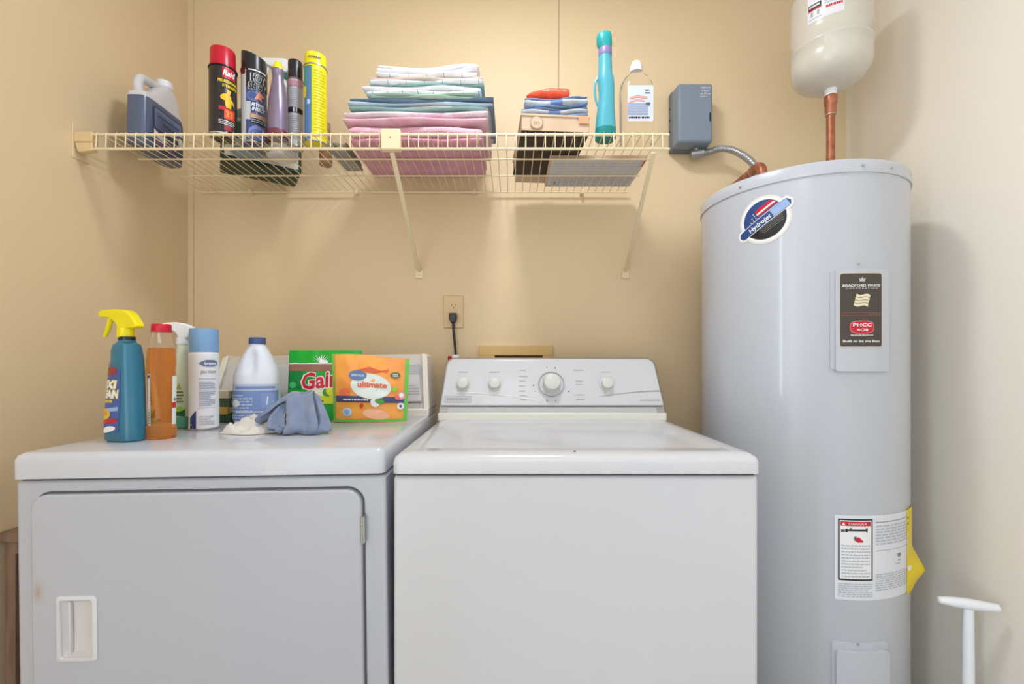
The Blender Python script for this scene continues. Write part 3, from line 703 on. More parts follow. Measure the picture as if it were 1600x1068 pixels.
b = MB(); b.lathe([(.0022, 0), (.002, .001)], seg=10, M=Matrix.Translation((0, -.0065, 0)) @ Matrix.Rotation(PI / 2, 4, 'X')); b.build('screw', OUTM, ot)
pc_ = thing('power_cord', 'black power cord plugged into the lower socket of the wall outlet', 'cord', (ox, YB - .0085, oz - .0195))
b = MB(); b.prism([(-.0135, .013), (.0135, .013), (.013, -.008), (.007, -.022), (-.007, -.022), (-.013, -.008)], lambda x, z: Vector((x, -.022, z)), lambda x, z: Vector((x, -.001, z))); b.build('plug', BLACKP, pc_, bevel=.003)
b = MB(); b.tube(crom([(0, -.012, -.018), (.002, -.012, -.05), (.006, -.014, -.09), (.0105, -.018, -.14), (.012, -.022, -.21), (.01, -.02, -.35)], 6), .0045, 10); b.build('cord', BLACKP, pc_)
bx0, bx1 = -.116, .1435; bzt = CZ + 27 * YB / F
wb_ = thing('washer_supply_box', 'beige recessed plastic supply box on the wall just above washer console', 'supply box', ((bx0 + bx1) / 2, YB, bzt - .2))
SBX = mat('supply_box_plastic', (226, 188, 122), .45)
b = MB(); hw = (bx1 - bx0) / 2
for a in ((-hw, hw, -.016, 0, .165, .2), (-hw, hw, -.016, 0, 0, .03), (-hw, -hw + .055, -.016, 0, .03, .165), (hw - .035, hw, -.016, 0, .03, .165)): b.box(*a)
b.build('frame', SBX, wb_, bevel=.0015)
b = MB(); b.box(-hw + .05, hw - .03, -.003, 0, .02, .17); b.build('recess', mat('recess_shade_brown', (120, 86, 50), .7), wb_)  # flat plate, its brown put in for the shade inside the box
sv = thing('supply_valve', 'small white and red valve peeking up behind the washer console', 'valve', ((712 - 800) * 1.53 / F, 1.535, 1.0))
b = MB(); b.lathe([(.008, 0), (.008, .09), (.0135, .092), (.0135, .116), (.011, .118)], seg=16); b.tube([(0, 0, .06), (0, YB - 1.536, .06)], .006, 8); b.build('valve_body', WHITEP, sv)
b = MB(); b.lathe([(.004, 0), (.0065, .004), (.0065, .014), (.004, .016)], (-.021, 0, .098), 12); b.tube([(-.021, 0, .105), (0, 0, .105)], .004, 8); b.build('valve_knob', REDP, sv)
# thin beaded chain down the wall
ch = MB(); cx_ = (872 - 800) * YB / F; zc0, zc1 = 1.74, 2.5
ch.tube([(0, 0, zc0), (.001, 0, 2.1), (.003, 0, zc1)], .0009, 6)
for k in range(70):
    z = zc0 + (zc1 - zc0) * k / 70; ch.lathe([(.0003, -.002), (.0021, 0), (.0003, .002)], ((.003 * (z - zc0) / .76), 0, z), 6)
o = ch.build('pull_chain', mat('chain_grey', (176, 168, 150), .5, metal=.3), None); o.location = (cx_, YB - .004, 0); tag(o, 'thin grey beaded chain hanging down the wall behind the shelf', 'chain')

# ------------------------------------------------------------------ wire shelf
ZD = CZ + .607   # deck height
YS0, YS1 = 1.20, 1.605
XS0, XS1 = -1.092, .414
shelf = thing('wire_shelf', 'cream vinyl coated wire shelf on the back wall, loaded with supplies', 'shelf', (0, YB, ZD))
def rail(name, y, z, r, x0, x1):
    b = MB(); b.tube([(x0, y - YB, z), (x1, y - YB, z)], r, 8); return b.build(name, WIRE, shelf)
rail('front_rail', YS0 - .001, -.0055, .0036, XS0 - .01, XS1)
rail('front_rail', YS0 - .004, -.0445, .0036, XS0 - .01, XS1)
rail('deck_rail', 1.345, -.0052, .0026, XS0 - .012, XS1 - .005)
rail('deck_rail', 1.463, -.0052, .0026, XS0 - .012, XS1 - .005)
rail('back_rail', YS1 - .002, -.0052, .0030, XS0 - .012, XS1 - .003)
b = MB(); b.tube([(0, YS1 + .004 - YB, -.0013), (0, YS0 + .004 - YB, -.0013), (0, YS0 - .004 - YB, -.0024), (0, YS0 - .0062 - YB, -.006), (0, YS0 - .0078 - YB, -.0435)], .00135, 6)
w0 = b.build('cross_wire', WIRE, shelf)
n = int((XS1 - XS0) / .0256)
for i in range(n + 1):
    x = XS0 + .002 + .0256 * i
    w = w0 if i == 0 else w0.copy()
    if i: COL.objects.link(w); w.parent = shelf
    w.location = (x, 0, 0)
for px in (225, 395, 560, 742, 908):   # back wall clips
    x = (px - 800) * YB / F; b = MB(); b.box(x - .006, x + .006, -.022, 0, -.012, .004); b.build('wall_clip', WIRE, shelf, bevel=.001)
for (px, fx, fy, foot) in ((612, -.3175, 0, -.33), (1022, .375, 0, .403)):
    b = MB(); a = Vector((fx, YS0 - YB + .004, -.05)); c = Vector((foot, -.006, CZ + .325 - ZD))
    d = (c - a).normalized(); sx = Vector((1, 0, 0)); nn = d.cross(sx).normalized()
    V = []
    for p in (a, c):
        for s, t in ((-1, -1), (1, -1), (1, 1), (-1, 1)): V.append(p + sx * s * .0062 + nn * t * .0035)
    b.add(V, [(0, 1, 2, 3), (7, 6, 5, 4), (0, 4, 5, 1), (1, 5, 6, 2), (2, 6, 7, 3), (3, 7, 4, 0)]); b.build('support_brace', WIRE, shelf, bevel=.0015)
    z = CZ + .317 - ZD; b = MB(); b.box(foot - .013, foot + .013, -.007, 0, z - .016, z + .012); b.lathe([(.003, 0), (.003, .003)], seg=8, M=Matrix.Translation((foot, -.007, z - .004)) @ Matrix.Rotation(PI / 2, 4, 'X')); b.build('brace_foot', WIRE, shelf, bevel=.0015)
b = MB(); b.box(-.343, -.292, YS0 - YB - .0135, YS0 - YB + .006, -.05, .005); c = b.build('brace_clip', WIRE, shelf, bevel=.003)
b = MB(); b.lathe([(.0025, 0), (.002, .0015)], seg=8, M=Matrix.Translation((-.3175, YS0 - YB - .0135, -.018)) @ Matrix.Rotation(PI / 2, 4, 'X')); b.build('rivet', SILV, c)
b = MB(); b.box(XL, XL + .003, 1.188 - YB, 1.236 - YB, -.068, .022); b.build('end_bracket', WALL, shelf, bevel=.0015)
b = MB(); b.box(XL + .003, XL + .05, YS0 - YB - .010, YS0 - YB + .012, -.028, -.001); b.prism([(XL + .003, -.028), (XL + .05, -.028), (XL + .05, -.05), (XL + .012, -.054)], lambda x, z: Vector((x, YS0 - YB - .008, z)), lambda x, z: Vector((x, YS0 - YB + .010, z))); b.build('end_holder', mat('holder_tan', (226, 198, 150), .45), shelf, bevel=.002)

# ------------------------------------------------------------------ generic containers
def can(name, label, x, y, z, R, H, cap_h, body_m, cap_m, cap_r=None, group=None, slope=0, cat='aerosol can', rim=True):
    t = thing(name, label, cat, (x, y, z), 0, group)
    cap_r = cap_r or R * .9; hb = H - cap_h
    b = MB(); b.lathe([(R * .88, 0), (R, .002), (R, .004), (R * .98, .006), (R * .98, hb - .012), (R * .99, hb - .006), (R * .93, hb), (cap_r * .9, hb + .001)], seg=40); b.build('body', body_m, t, smooth=45)
    b = MB(); b.lathe([(R * .9, .0), (R * 1.02, .0008), (R * 1.02, .004), (R * .97, .0055)], seg=40, cap=False); b.build('base_rim', STEEL, t)
    b = MB()
    if slope:
        rs = []
        for k, (rr, zz) in enumerate([(cap_r, hb + .001), (cap_r, hb + cap_h * .5), (cap_r * .985, H - .001), (cap_r * .9, H), (cap_r * .86, H - .003), (cap_r * .84, hb + cap_h * .6)]):
            ring = []
            for j in range(40):
                a = 2 * PI * j / 40; p = Vector((rr * math.cos(a), rr * math.sin(a), zz))
                if k >= 2: p.z -= slope * (1 + math.cos(a - slope_dir)) / 2
                ring.append(p)
            rs.append(ring)
        b.rings(rs)
    else:
        b.lathe([(cap_r, hb + .0005), (cap_r * 1.0, hb + .004), (cap_r * .985, H - .004), (cap_r * .95, H - .001), (cap_r * .88, H), (cap_r * .05, H)], seg=40)
    b.build('cap', cap_m, t, smooth=45)
    if rim:
        b = MB(); b.lathe([(R * .94, hb - .004), (R * 1.03, hb - .003), (R * 1.03, hb), (R * .94, hb + .0015)], seg=40, cap=False); b.build('top_rim', rim if not isinstance(rim, bool) else STEEL, t)
    return t

# ---- shelf: aerosol cans
slope_dir = 0
SC = 'bottles and cans on the left of the wire shelf'
def pos(px, Y): return (px - 800) * Y / F
bx = pos(348.5, 1.232)
t = can('aerosol_can', 'tall black insect spray can with a bright red cap', bx, 1.232, ZD, .0335, .236, .052, mat('can_black', (44, 40, 40), .3), REDP, .0305, group=SC, rim=BLACKP)
ph = face_cam(bx, 1.232)
P = Print(L=.006, fn=cyl_map(.0335, ph + .25, 0)); R3 = .0335
P.rect(-.010, .148, .022, .178, RED, 1, n=6); P.text('Raid', .006, .163, .021, WHITE, 3, bold=.03, width=.027, shear=.2)
P.text('PROFESSIONAL', .004, .140, .0105, YEL, 2, bold=.03, width=.048); P.text('STRENGTH', .008, .128, .0105, YEL, 2, bold=.03, width=.036)
YG2 = mat('wasp_gold', (232, 190, 24), .4)
P.poly([(.0, .12), (.010, .118), (.008, .108), (.004, .104), (.0, .107)], YG2, 2); P.ell(-.002, .098, .013, .009, YG2, 2, rot=.3); P.poly([(-.006, .094), (.012, .096), (.020, .084), (.012, .086), (.010, .070), (-.002, .070), (.0, .084)], YG2, 2.3)
P.poly([(.012, .09), (.022, .078), (.014, .084)], YEL, 2.6)
P.rect(-.018, .062, -.004, .072, RED, 2, n=3); P.rect(-.006, .040, .020, .068, mat('flame_red', (226, 60, 30), .4), 1.5, n=4); P.text('33', .006, .054, .022, ORG, 3, bold=.05, width=.018)
P.lines(-.018, .024, .020, .038, 3, WHITE, 2, seed=4, fill=.35); P.rect(-.006, .010, .014, .024, mat('dull_red', (150, 40, 54), .4), 2, n=3)
P.build('label', t)
slope_dir = -.2
bx = pos(397, 1.278)
t = can('aerosol_can', 'black and blue insect spray can with a slanted black cap', bx, 1.278, ZD, .0325, .262, .056, mat('can_hot_blue', (70, 84, 132), .3), BLACKP, .0315, group=SC, slope=.022, rim=BLACKP)
ph = face_cam(bx, 1.278); P = Print(L=.006, fn=cyl_map(.0325, ph + .12, 0))
P.rect(-.030, .150, .040, .205, BLACK, 1, n=12); P.rect(-.040, .004, -.024, .198, mat('can_side_white', (206, 202, 200), .4), 1.5, n=4); P.rect(-.044, .185, -.026, .203, mat('maroon_print', (96, 34, 38), .4), 1.8, n=4)
P.rect(-.024, .060, -.012, .110, mat('can_grey_panel', (196, 200, 210), .4), 1.6, n=2)
P.rect(-.018, .196, .03, .199, WHITE, 2, n=6); mat('pale_steel', (214, 218, 224), .35); P.text('HOT', .006, .177, .026, MC['pale_steel'], 3, bold=.09, width=.038); P.text('HOT', .006, .177, .026, BLACK, 4, bold=.05, width=.034)
P.text('SHOT', .004, .153, .024, MC['pale_steel'], 3, bold=.09, width=.046); P.text('SHOT', .004, .153, .024, BLACK, 4, bold=.05, width=.042)
P.ell(-.008, .125, .016, .014, mat('swirl_blue', (92, 112, 176), .4), 2); P.ell(-.006, .126, .011, .009, MC['can_hot_blue'], 2.5)
P.poly([(.008, .142), (.012, .132), (.024, .130), (.014, .124), (.016, .114), (.006, .120), (-.004, .116), (.002, .126)], mat('burst_orange', (238, 150, 120), .4), 3)
P.text('FLYING', .006, .103, .013, WHITE, 3, bold=.04, width=.030, shear=.2); P.text('INSECT', .008, .091, .013, WHITE, 3, bold=.04, width=.032, shear=.2)
P.rect(-.014, .064, .030, .078, mat('copper_print', (196, 140, 104), .4), 2, n=6); P.rect(-.012, .052, .030, .066, BLACK, 2.5, n=6); P.lines(-.010, .053, .028, .076, 4, MC['pale_steel'], 3, seed=8, fill=.3)
P.ell(.006, .026, .024, .020, mat('swirl_light', (128, 142, 200), .4), 2); P.ell(.004, .022, .018, .014, MC['swirl_blue'], 2.4)
P.build('label', t)
# silver purple bottle with a yellow cap
bx = pos(434.5, 1.235)
t = thing('slim_bottle', 'slim silvery purple bottle with a yellow nozzle cap', 'bottle', (bx, 1.235, ZD), 0, SC)
b = MB(); b.lathe([(.021, 0), (.0245, .004), (.0252, .05), (.0240, .10), (.0185, .135), (.0145, .160), (.0140, .172), (.0158, .178), (.0158, .186), (.013, .188)], seg=32); b.build('body', mat('metallic_purple', (138, 126, 150), .3, metal=.45), t)
b = MB(); b.lathe([(.0125, .186), (.0125, .196), (.0095, .2), (.0080, .207), (.004, .210)], seg=24); b.build('cap', YELP, t)
b = MB(); b.lathe([(.0215, -.0002), (.025, .003), (.0255, .018), (.0250, .02)], seg=32, cap=False); b.build('base_band', mat('maroon_band', (112, 48, 68), .4), t)
# silver can, black cap
bx = pos(461.5, 1.292)
t = can('aerosol_can', 'thin silver grey spray can with a black cap', bx, 1.292, ZD, .0215, .246, .054, mat('can_silver', (188, 190, 200), .3, metal=.2), BLACKP, .0195, group=SC, rim=mat('maroon_ring', (150, 96, 110), .4))
ph = face_cam(bx, 1.292); P = Print(L=.006, fn=cyl_map(.0215, ph, 0))
P.rect(-.022, .168, .022, .184, mat('pink_band', (190, 140, 156), .4), 1, n=8); P.lines(-.014, .11, .018, .164, 9, TXTG, 2, seed=3, fill=.4)
P.rect(-.022, .094, .022, .108, BLACK, 1, n=8); P.rect(-.006, .095, .004, .107, MC['can_silver'], 2); P.lines(-.014, .02, .018, .088, 11, TXTG, 2, seed=5, fill=.4); P.build('label', t)
# yellow can
bx = pos(493, 1.272)
t = can('aerosol_can', 'yellow and blue spray can with a domed yellow cap', bx, 1.272, ZD, .0305, .248, .034, mat('can_yellow', (236, 222, 20), .35), YELP, .029, group=SC)
ph = face_cam(bx, 1.272); P = Print(L=.006, fn=cyl_map(.0305, ph, 0))
P.rect(-.034, .004, -.010, .206, mat('stripe_blue', (88, 122, 176), .35), 1, n=6); P.rect(-.036, .13, -.022, .206, mat('stripe_teal', (80, 150, 130), .35), 1.5, n=4); P.rect(-.036, .12, -.026, .15, YEL, 2, n=2); P.rect(-.010, .004, -.0085, .206, LIME, 2)
P.rect(-.022, .10, -.014, .112, mat('pale_mark', (190, 210, 236), .4), 2); P.lines(-.004, .012, .026, .20, 24, mat('olive_print', (218, 204, 24), .5), 2, seed=3, fill=.35); P.lines(-.020, .225, .015, .236, 1, GREYD, 2, seed=4, fill=.4); P.build('label', t)
# brown jar
b_ = pos(509, 1.40)
t = thing('brown_jar', 'small brown jar half hidden behind the yellow spray can', 'jar', (b_, 1.40, ZD), 0, SC)
b = MB(); b.lathe([(.017, 0), (.019, .004), (.019, .10), (.013, .112)], seg=24); b.build('body', mat('jar_brown', (150, 108, 78), .4), t)
b = MB(); b.lathe([(.014, .110), (.014, .128), (.012, .130), (.0005, .130)], seg=24); b.build('lid', mat('jar_lid', (172, 138, 108), .4), t)
# blue grey bottle hidden behind the black cans
def trigger_head(t, m, z, s=1.0, dirx=-1, stem_m=None, gun='spray_head', prof=None, tr=None):
    """trigger sprayer: collar, body pointing to -x, nozzle and lever"""
    b = MB(); b.lathe([(.0145 * s, z - .022 * s), (.0155 * s, z - .020 * s), (.0155 * s, z - .002 * s), (.012 * s, z)], seg=24); c = b.build('collar', stem_m or m, t)
    prof = prof or [(.030, .006), (.034, .012), (.030, .022), (.016, .036), (.008, .0385), (-.05, .0405), (-.060, .038), (-.062, .030), (-.060, .026), (-.050, .024), (-.040, .020), (-.022, .010), (-.018, -.003), (.012, -.003)]
    b = MB(); b.prism([(x * s, z + v * s) for x, v in prof], lambda x, v: Vector((x, -.0095 * s, v)), lambda x, v: Vector((x, .0095 * s, v))); h = b.build(gun, m, t, bevel=.003 * s, bseg=3)
    M = Matrix.Translation((prof[1][0] * s + .003 if prof[1][0] < 0 else -.061 * s, 0, z + (.031 if prof[1][0] < 0 else .033) * s)) @ Matrix.Rotation(-PI / 2, 4, 'Y')
    b = MB(); b.lathe([(.0065 * s, 0), (.0065 * s, .006 * s), (.004 * s, .008 * s), (.004 * s, .010 * s)], seg=14, M=M); b.build('nozzle', m, h)
    b = MB(); b.tube([(x_ * s, y_, z + z_ * s) for x_, y_, z_ in (tr or [(-.036, 0, .024), (-.041, 0, .010), (-.048, 0, -.004), (-.057, 0, -.016)])], [.0055 * s, .005 * s, .0048 * s, .0035 * s], 8); b.build('trigger', m, h)
    return h
t = thing('grey_bottle', 'squat blue grey plastic bottle standing behind the black insect cans', 'bottle', (pos(386, 1.338), 1.338, ZD), 0, SC)
b = MB(); b.loft([(0, .036, .022, 0, 0, 3.5), (.004, .040, .0255, 0, 0, 3.5), (.11, .040, .0255, 0, 0, 3.5), (.128, .030, .022, 0, 0, 2.6), (.136, .013, .013, 0, 0, 2)]); b.build('body', mat('bottle_bluegrey', (134, 152, 168), .3), t)
b = MB(); b.lathe([(.014, .135), (.014, .152), (.0005, .153)], seg=20); b.build('cap', WHITEP, t)
P = Print(plane_map((0, -.0257, .06), (1, 0, 0), (0, 0, 1))); P.rect(-.03, -.04, .03, .04, mat('label_cream', (220, 214, 196), .5), 1); P.rect(-.026, -.02, .0, .03, mat('label_green', (70, 112, 84), .5), 2); P.build('label', t)
# white spray bottle with green trigger
t = thing('spray_bottle', 'white trigger spray bottle behind the silvery purple bottle', 'spray bottle', (pos(441, 1.352), 1.352, ZD), 0, SC)
b = MB(); b.loft([(0, .038, .036, 0, 0, 2.4), (.004, .041, .039, 0, 0, 2.4), (.13, .040, .038, 0, 0, 2.3), (.19, .026, .025, 0, 0, 2), (.225, .013, .013, 0, 0, 2), (.238, .0125, .0125, 0, 0, 2)]); b.build('body', mat('translucent_white', (216, 218, 222), .3, sss=.2), t)
trigger_head(t, WHITEP, .254, 1.0, stem_m=mat('trigger_green', (30, 110, 84), .35))
P = Print(cyl_map(.0405, -PI / 2 - .48, .07), .0012); P.rrect(0, 0, .075, .10, .006, MC['label_cream'], 1); P.ell(.03, .02, .012, .012, ORG, 2); P.rect(.0, -.04, .034, -.0, RED, 2, n=5); P.rect(-.034, -.03, -.012, .02, MC['label_green'], 2, n=4); P.ell(-.022, .036, .008, .008, RED, 2); P.build('label', t)
# dark green carton behind them
DG = mat('dark_green_carton', (30, 52, 40), .5, col2=(40, 66, 50), nscale=20)
t = thing('green_carton', 'dark green carton turned at an angle behind the spray cans', 'carton', (-.8045, 1.458, ZD), math.radians(33), SC)
b = MB(); b.box(-.11, .11, -.068, .068, 0, .145); b.build('carton_body', DG, t, bevel=.006, bseg=3)
P = Print(plane_map((0, -.0682, .0725), (1, 0, 0), (0, 0, 1))); P.rect(-.10, -.062, .10, .062, MC['label_cream'], 1); P.rect(-.09, .01, .09, .055, MC['label_green'], 2); P.ell(.055, -.025, .03, .022, RED, 2); P.ell(-.03, -.03, .03, .018, YEL, 2); P.build('label', t)

# ---- grey jug in the corner
t = thing('detergent_jug', 'big blue grey liquid jug with loop handle by the left wall', 'jug', (-1.050, 1.343, ZD), math.radians(92), None)
# local x runs away from the camera, local y towards the left wall
JB = mat('jug_blue_liquid', (86, 99, 126), .28, coat=.3); JT = mat('jug_translucent', (214, 212, 216), .3, sss=.3)
b = MB(); b.loft([(0, .076, .026, 0, 0, 5), (.005, .081, .031, 0, 0, 5), (.06, .082, .032, 0, 0, 5), (.139, .080, .031, 0, 0, 5)], seg=40); b.build('body', JB, t, label='lower body filled with blue liquid')
b = MB(); b.loft([(.1392, .0795, .0305, 0, 0, 5), (.152, .078, .030, .0, 0, 4.5), (.160, .066, .028, .010, 0, 4), (.185, .05, .027, .022, 0, 3.2), (.205, .036, .024, .030, 0, 2.6), (.218, .022, .020, .034, 0, 2.1), (.226, .019, .019, .034, 0, 2)], seg=40); b.build('shoulder', JT, t)
b = MB(); b.tube(crom([(-.064, 0, .150), (-.068, 0, .175), (-.058, 0, .196), (-.030, 0, .204), (.0, 0, .205), (.02, 0, .195)], 6), .0115, 12); b.build('handle', JT, t)
b = MB(); b.lathe([(.0205, .222), (.021, .224), (.0205, .240), (.018, .242), (.0005, .242)], (.034, 0, 0), 28); b.build('cap', WHITEP, t)
P = Print(plane_map((0, -.0325, .07), (1, 0, 0), (0, 0, 1)))
JL = mat('jug_label', (62, 76, 110), .4)
P.rrect(.005, .0, .12, .115, .008, JL, 1); P.rrect(.003, .022, .108, .055, .004, mat('jug_label_text', (110, 124, 158), .5), 2); P.lines(-.045, -.002, .048, .044, 8, JL, 3, seed=3, fill=.3)
P.rect(-.04, .030, .045, .034, BLUEN, 3); P.rect(-.02, .014, .045, .018, BLUEN, 3)
P.ell(.052, -.004, .0105, .0135, WHITE, 4); P.poly([(-.055, -.012), (-.055, -.045), (.0, -.03), (.03, -.034)], WHITE, 3); P.poly([(-.05, -.03), (.0, -.04), (.04, -.052), (-.05, -.052)], mat('jug_purple', (130, 100, 150), .4), 4); P.build('label', t)

# ------------------------------------------------------------------ towels
def towel(name, label, x0, x1, y0, y1, lobes, m, seed=1, group=None, cat='towel', wav=.002, parent=None, sag=None, jit=.006):
    """folded cloth: each lobe (z0, z1[, material]) is one visible layer of the fold, with a rounded front edge"""
    b = MB(); r = random.Random(seed); NX = 46; NS = 22
    cx, cy, zb = (x0 + x1) / 2, (y0 + y1) / 2, lobes[0][0]
    for li, lb in enumerate(lobes):
        z0, z1 = lb[0] - zb, lb[1] - zb; mm = lb[2] if len(lb) > 2 else m
        jx0, jx1 = r.uniform(0, jit), r.uniform(0, jit); jy = r.uniform(0, jit) + (lb[3] if len(lb) > 3 else 0); ph = r.uniform(0, 6)
        rs = []
        for i in range(NX + 1):
            a = i / NX; x = x0 + jx0 + (x1 - x0 - jx0 - jx1) * a - cx
            e = min(1, min(a, 1 - a) * 30 + .12); k = math.sqrt(max(0, 1 - (1 - e) ** 2)) * .97 + .03
            zm = (z0 + z1) / 2 + wav * math.sin(a * 7 + ph) * (0 if li == 0 and not sag else 1) + (sag(a) if sag else 0)
            hz = (z1 - z0) / 2 * k; hy = (y1 - y0 - jy) / 2; ring = []
            for j in range(NS):
                t = 2 * PI * j / NS; c_, s_ = math.cos(t), math.sin(t); ex = 7
                py = hy * math.copysign(abs(c_) ** (2 / ex), c_); pz = hz * math.copysign(abs(s_) ** (2 / 2.6), s_)
                nn = noise.noise(Vector((x * 22, py * 22 + seed, pz * 30 + li * 5))) + .8 * noise.noise(Vector((x * 60, py * 30, seed + li * 3)))
                zz = zm + pz + nn * min(.0022, (z1 - z0) * .16)
                if li == 0: zz = max(zz, 0)
                ring.append(Vector((x + (.004 * noise.noise(Vector((py * 20, zz * 60, seed + li))) if e < 1 else 0), py + jy / 2 + nn * .003 + (.005 * math.sin(a * 9 + ph) if py < 0 else 0), zz)))
            rs.append(ring)
        b.rings(rs, mm)
    o = b.build(name, m, None, smooth=60); o.location = (cx, cy, zb); tag(o, label, cat, group)
    return o
PINK = mat('pink_terry', (222, 164, 182), .95, bump=1.0, bscale=260, col2=(236, 196, 208), nscale=14, sheen=.3)
PINKD = mat('deep_pink_terry', (210, 140, 164), .95, bump=1.0, bscale=260, col2=(220, 156, 176), nscale=14, sheen=.3)
PINKW = mat('pink_white_terry', (240, 232, 238), .95, bump=1.0, bscale=260, col2=(226, 186, 200), nscale=20, sheen=.3)
WHT = mat('white_cotton', (238, 236, 240), .95, bump=.5, bscale=300, sheen=.2)
TEAL = mat('teal_cotton', (150, 190, 184), .95, bump=.5, bscale=300)
MINT = mat('mint_cotton', (190, 214, 200), .95, bump=.5, bscale=300)
PEACH = mat('peach_cotton', (236, 214, 200), .95, bump=.5, bscale=300)
BLUET = mat('blue_cotton', (126, 152, 182), .95, bump=.5, bscale=300)
LBLT = mat('light_blue_cotton', (196, 214, 232), .95, bump=.5, bscale=300)
CHK = mat_check('white_check_cotton', (238, 238, 238), (120, 130, 136), .042, .0016, off=.3)
CHK2 = mat_check('white_check_cotton_b', (236, 238, 240), (130, 140, 150), .050, .0014, off=.1)
G8 = 'folded towels stacked on the wire shelf'
T = ZD
towel('towel', 'thick dusty pink bath towel at the bottom of the towel stack', -.452, -.080, 1.252, 1.505, [(T, T + .020, PINKD), (T + .019, T + .052, PINK)], PINK, 1, G8)
towel('towel', 'pale pink towel with white edge, second from the bottom of the stack', -.470, -.062, 1.245, 1.500, [(T + .052, T + .070, PINK), (T + .069, T + .0885, PINKW)], PINK, 2, G8, wav=.001)
towel('towel', 'thin teal towel with peach edge lying just above the pink towels', -.448, -.066, 1.248, 1.49, [(T + .089, T + .098, TEAL), (T + .096, T + .103, PEACH, .01)], TEAL, 3, G8, wav=.001)
towel('towel', 'wide blue and white striped towel under the mint green towel', -.455, -.050, 1.25, 1.49, [(T + .103, T + .107, BLUET, .02), (T + .105, T + .116, LBLT, .004), (T + .1155, T + .1205, BLUET, .0)], BLUET, 4, G8, wav=.0015, sag=lambda a: .004 * abs(a - .5) * 2)
towel('towel', 'folded mint green towel in the middle of the towel stack', -.392, -.095, 1.242, 1.49, [(T + .1215, T + .128, MINT), (T + .127, T + .134, MINT, .004)], MINT, 5, G8, wav=.001)
towel('towel', 'white towel with grey check lines resting on the mint green towel', -.412, -.083, 1.250, 1.49, [(T + .134, T + .148, CHK), (T + .147, T + .161, WHT, .004)], CHK, 6, G8)
towel('towel', 'white check towel with teal underside and peach rim, second from the top', -.398, -.078, 1.256, 1.49, [(T + .161, T + .167, TEAL), (T + .166, T + .179, CHK2), (T + .178, T + .187, PEACH, .003)], CHK2, 7, G8)
towel('towel', 'rumpled white towel on top of the towel stack', -.378, -.092, 1.262, 1.485, [(T + .1875, T + .201, CHK2), (T + .199, T + .214, WHT), (T + .212, T + .226, WHT, .01)], WHT, 8, G8, wav=.004, sag=lambda a: .007 * (abs(a - .45) * 2) ** 2)
GRC = mat('grey_green_cloth', (150, 152, 140), .95, bump=.8, bscale=200, col2=(176, 172, 164), nscale=30)
towel('folded_cloth', 'small grey cloth tucked beside the pink towels on the shelf', -.528, -.474, 1.30, 1.45, [(T, T + .014), (T + .013, T + .028)], GRC, 9, None, cat='cloth')

# ------------------------------------------------------------------ right of the shelf
CARD = mat('cardboard_pale', (214, 188, 160), .85, col2=(206, 178, 150), nscale=12)
DBR = mat('dark_brown_board', (66, 54, 46), .7)
ZP = ZD + .0125
pt = thing('printed_carton', 'flat white printed carton lying on the shelf under the cardboard box', 'carton', (.258, 1.462, ZD))
b = MB(); b.box(-.146, .146, -.106, .106, 0, .012); b.build('carton_body', CARD, pt, bevel=.001)
P = Print(plane_map((0, 0, 0), (1, 0, 0), (0, -1, 0)))
P.rect(-.140, -.103, .144, .103, mat('carton_print_white', (214, 212, 218), .6), 1); P.lines(-.13, -.095, .135, -.01, 12, GREYP, 2, seed=4, fill=.3); P.lines(-.13, .02, .135, .09, 4, TXTG, 2, seed=5, fill=.2); P.rect(-.118, -.085, -.114, -.055, BLACK, 3); P.rect(.135, .06, .143, .1, RED, 3)
P.build('print', pt)
cb = thing('cardboard_box', 'shallow pale cardboard box with dark brown underside beside the teal bottle', 'box', (.106, 1.366, ZP), math.radians(4.5))
b = MB(); b.box(-.092, .092, -.145, .14, .0015, .044); b.build('box_body', CARD, cb, bevel=.0015)
b = MB(); b.box(-.0925, .0925, -.1455, .1405, 0, .0015); b.build('underside', DBR, cb, label='dark brown underside', smooth=0)
b = MB(); b.box(-.094, .094, -.1475, .1425, .040, .046); b.build('lid', CARD, cb, bevel=.001)
b = MB(); b.box(-.08, .05, .142, .20, .0, .004); b.build('rear_flap', CARD, cb, smooth=0)
P = Print(plane_map((0, -.1478, .022), (1, 0, 0), (0, 0, 1)))
P.ell(-.052, .0, .0175, .0175, mat('stamp_tan', (176, 152, 126), .8), 1, n=24); P.ell(-.052, 0, .0150, .0150, CARD, 2, n=24); P.text('m', -.052, 0, .02, MC['stamp_tan'], 3, bold=.02, width=.016); P.build('stamp', cb)
P = Print(plane_map((0, -.1478, .022), (1, 0, 0), (0, 0, 1))); P.rect(.062, .002, .090, .022, mat('box_orange', (232, 160, 120), .7), 1); P.build('tape', cb, 'orange tape at the corner')
PLB = mat('plaid_blue', (136, 160, 196), .95, bump=.6, bscale=300); 
PLG = mat_check('plaid_grey', (182, 188, 198), (112, 142, 186), .105, .032, axes=('X', 'Z'), off=.15)
GC = 'folded kitchen cloths on the cardboard box'
zq = ZP + .0462
towel('kitchen_cloth', 'blue and grey checked cloth lying directly on the cardboard box', .024, .206, 1.228, 1.36, [(zq, zq + .009, PLB), (zq + .008, zq + .022, PLG), (zq + .021, zq + .025, PLB, .004)], PLG, 11, GC, cat='cloth', wav=.0008, jit=.003)
towel('kitchen_cloth', 'blue and grey checked cloth beneath the red packet, corner raised', .034, .206, 1.228, 1.35, [(zq + .026, zq + .031, PLB), (zq + .030, zq + .048, PLG), (zq + .047, zq + .053, PLB, .004)], PLG, 12, GC, cat='cloth', wav=.001, jit=.003, sag=lambda a: .008 * max(0, a - .55) / .45)
rp = MB(); rs = []
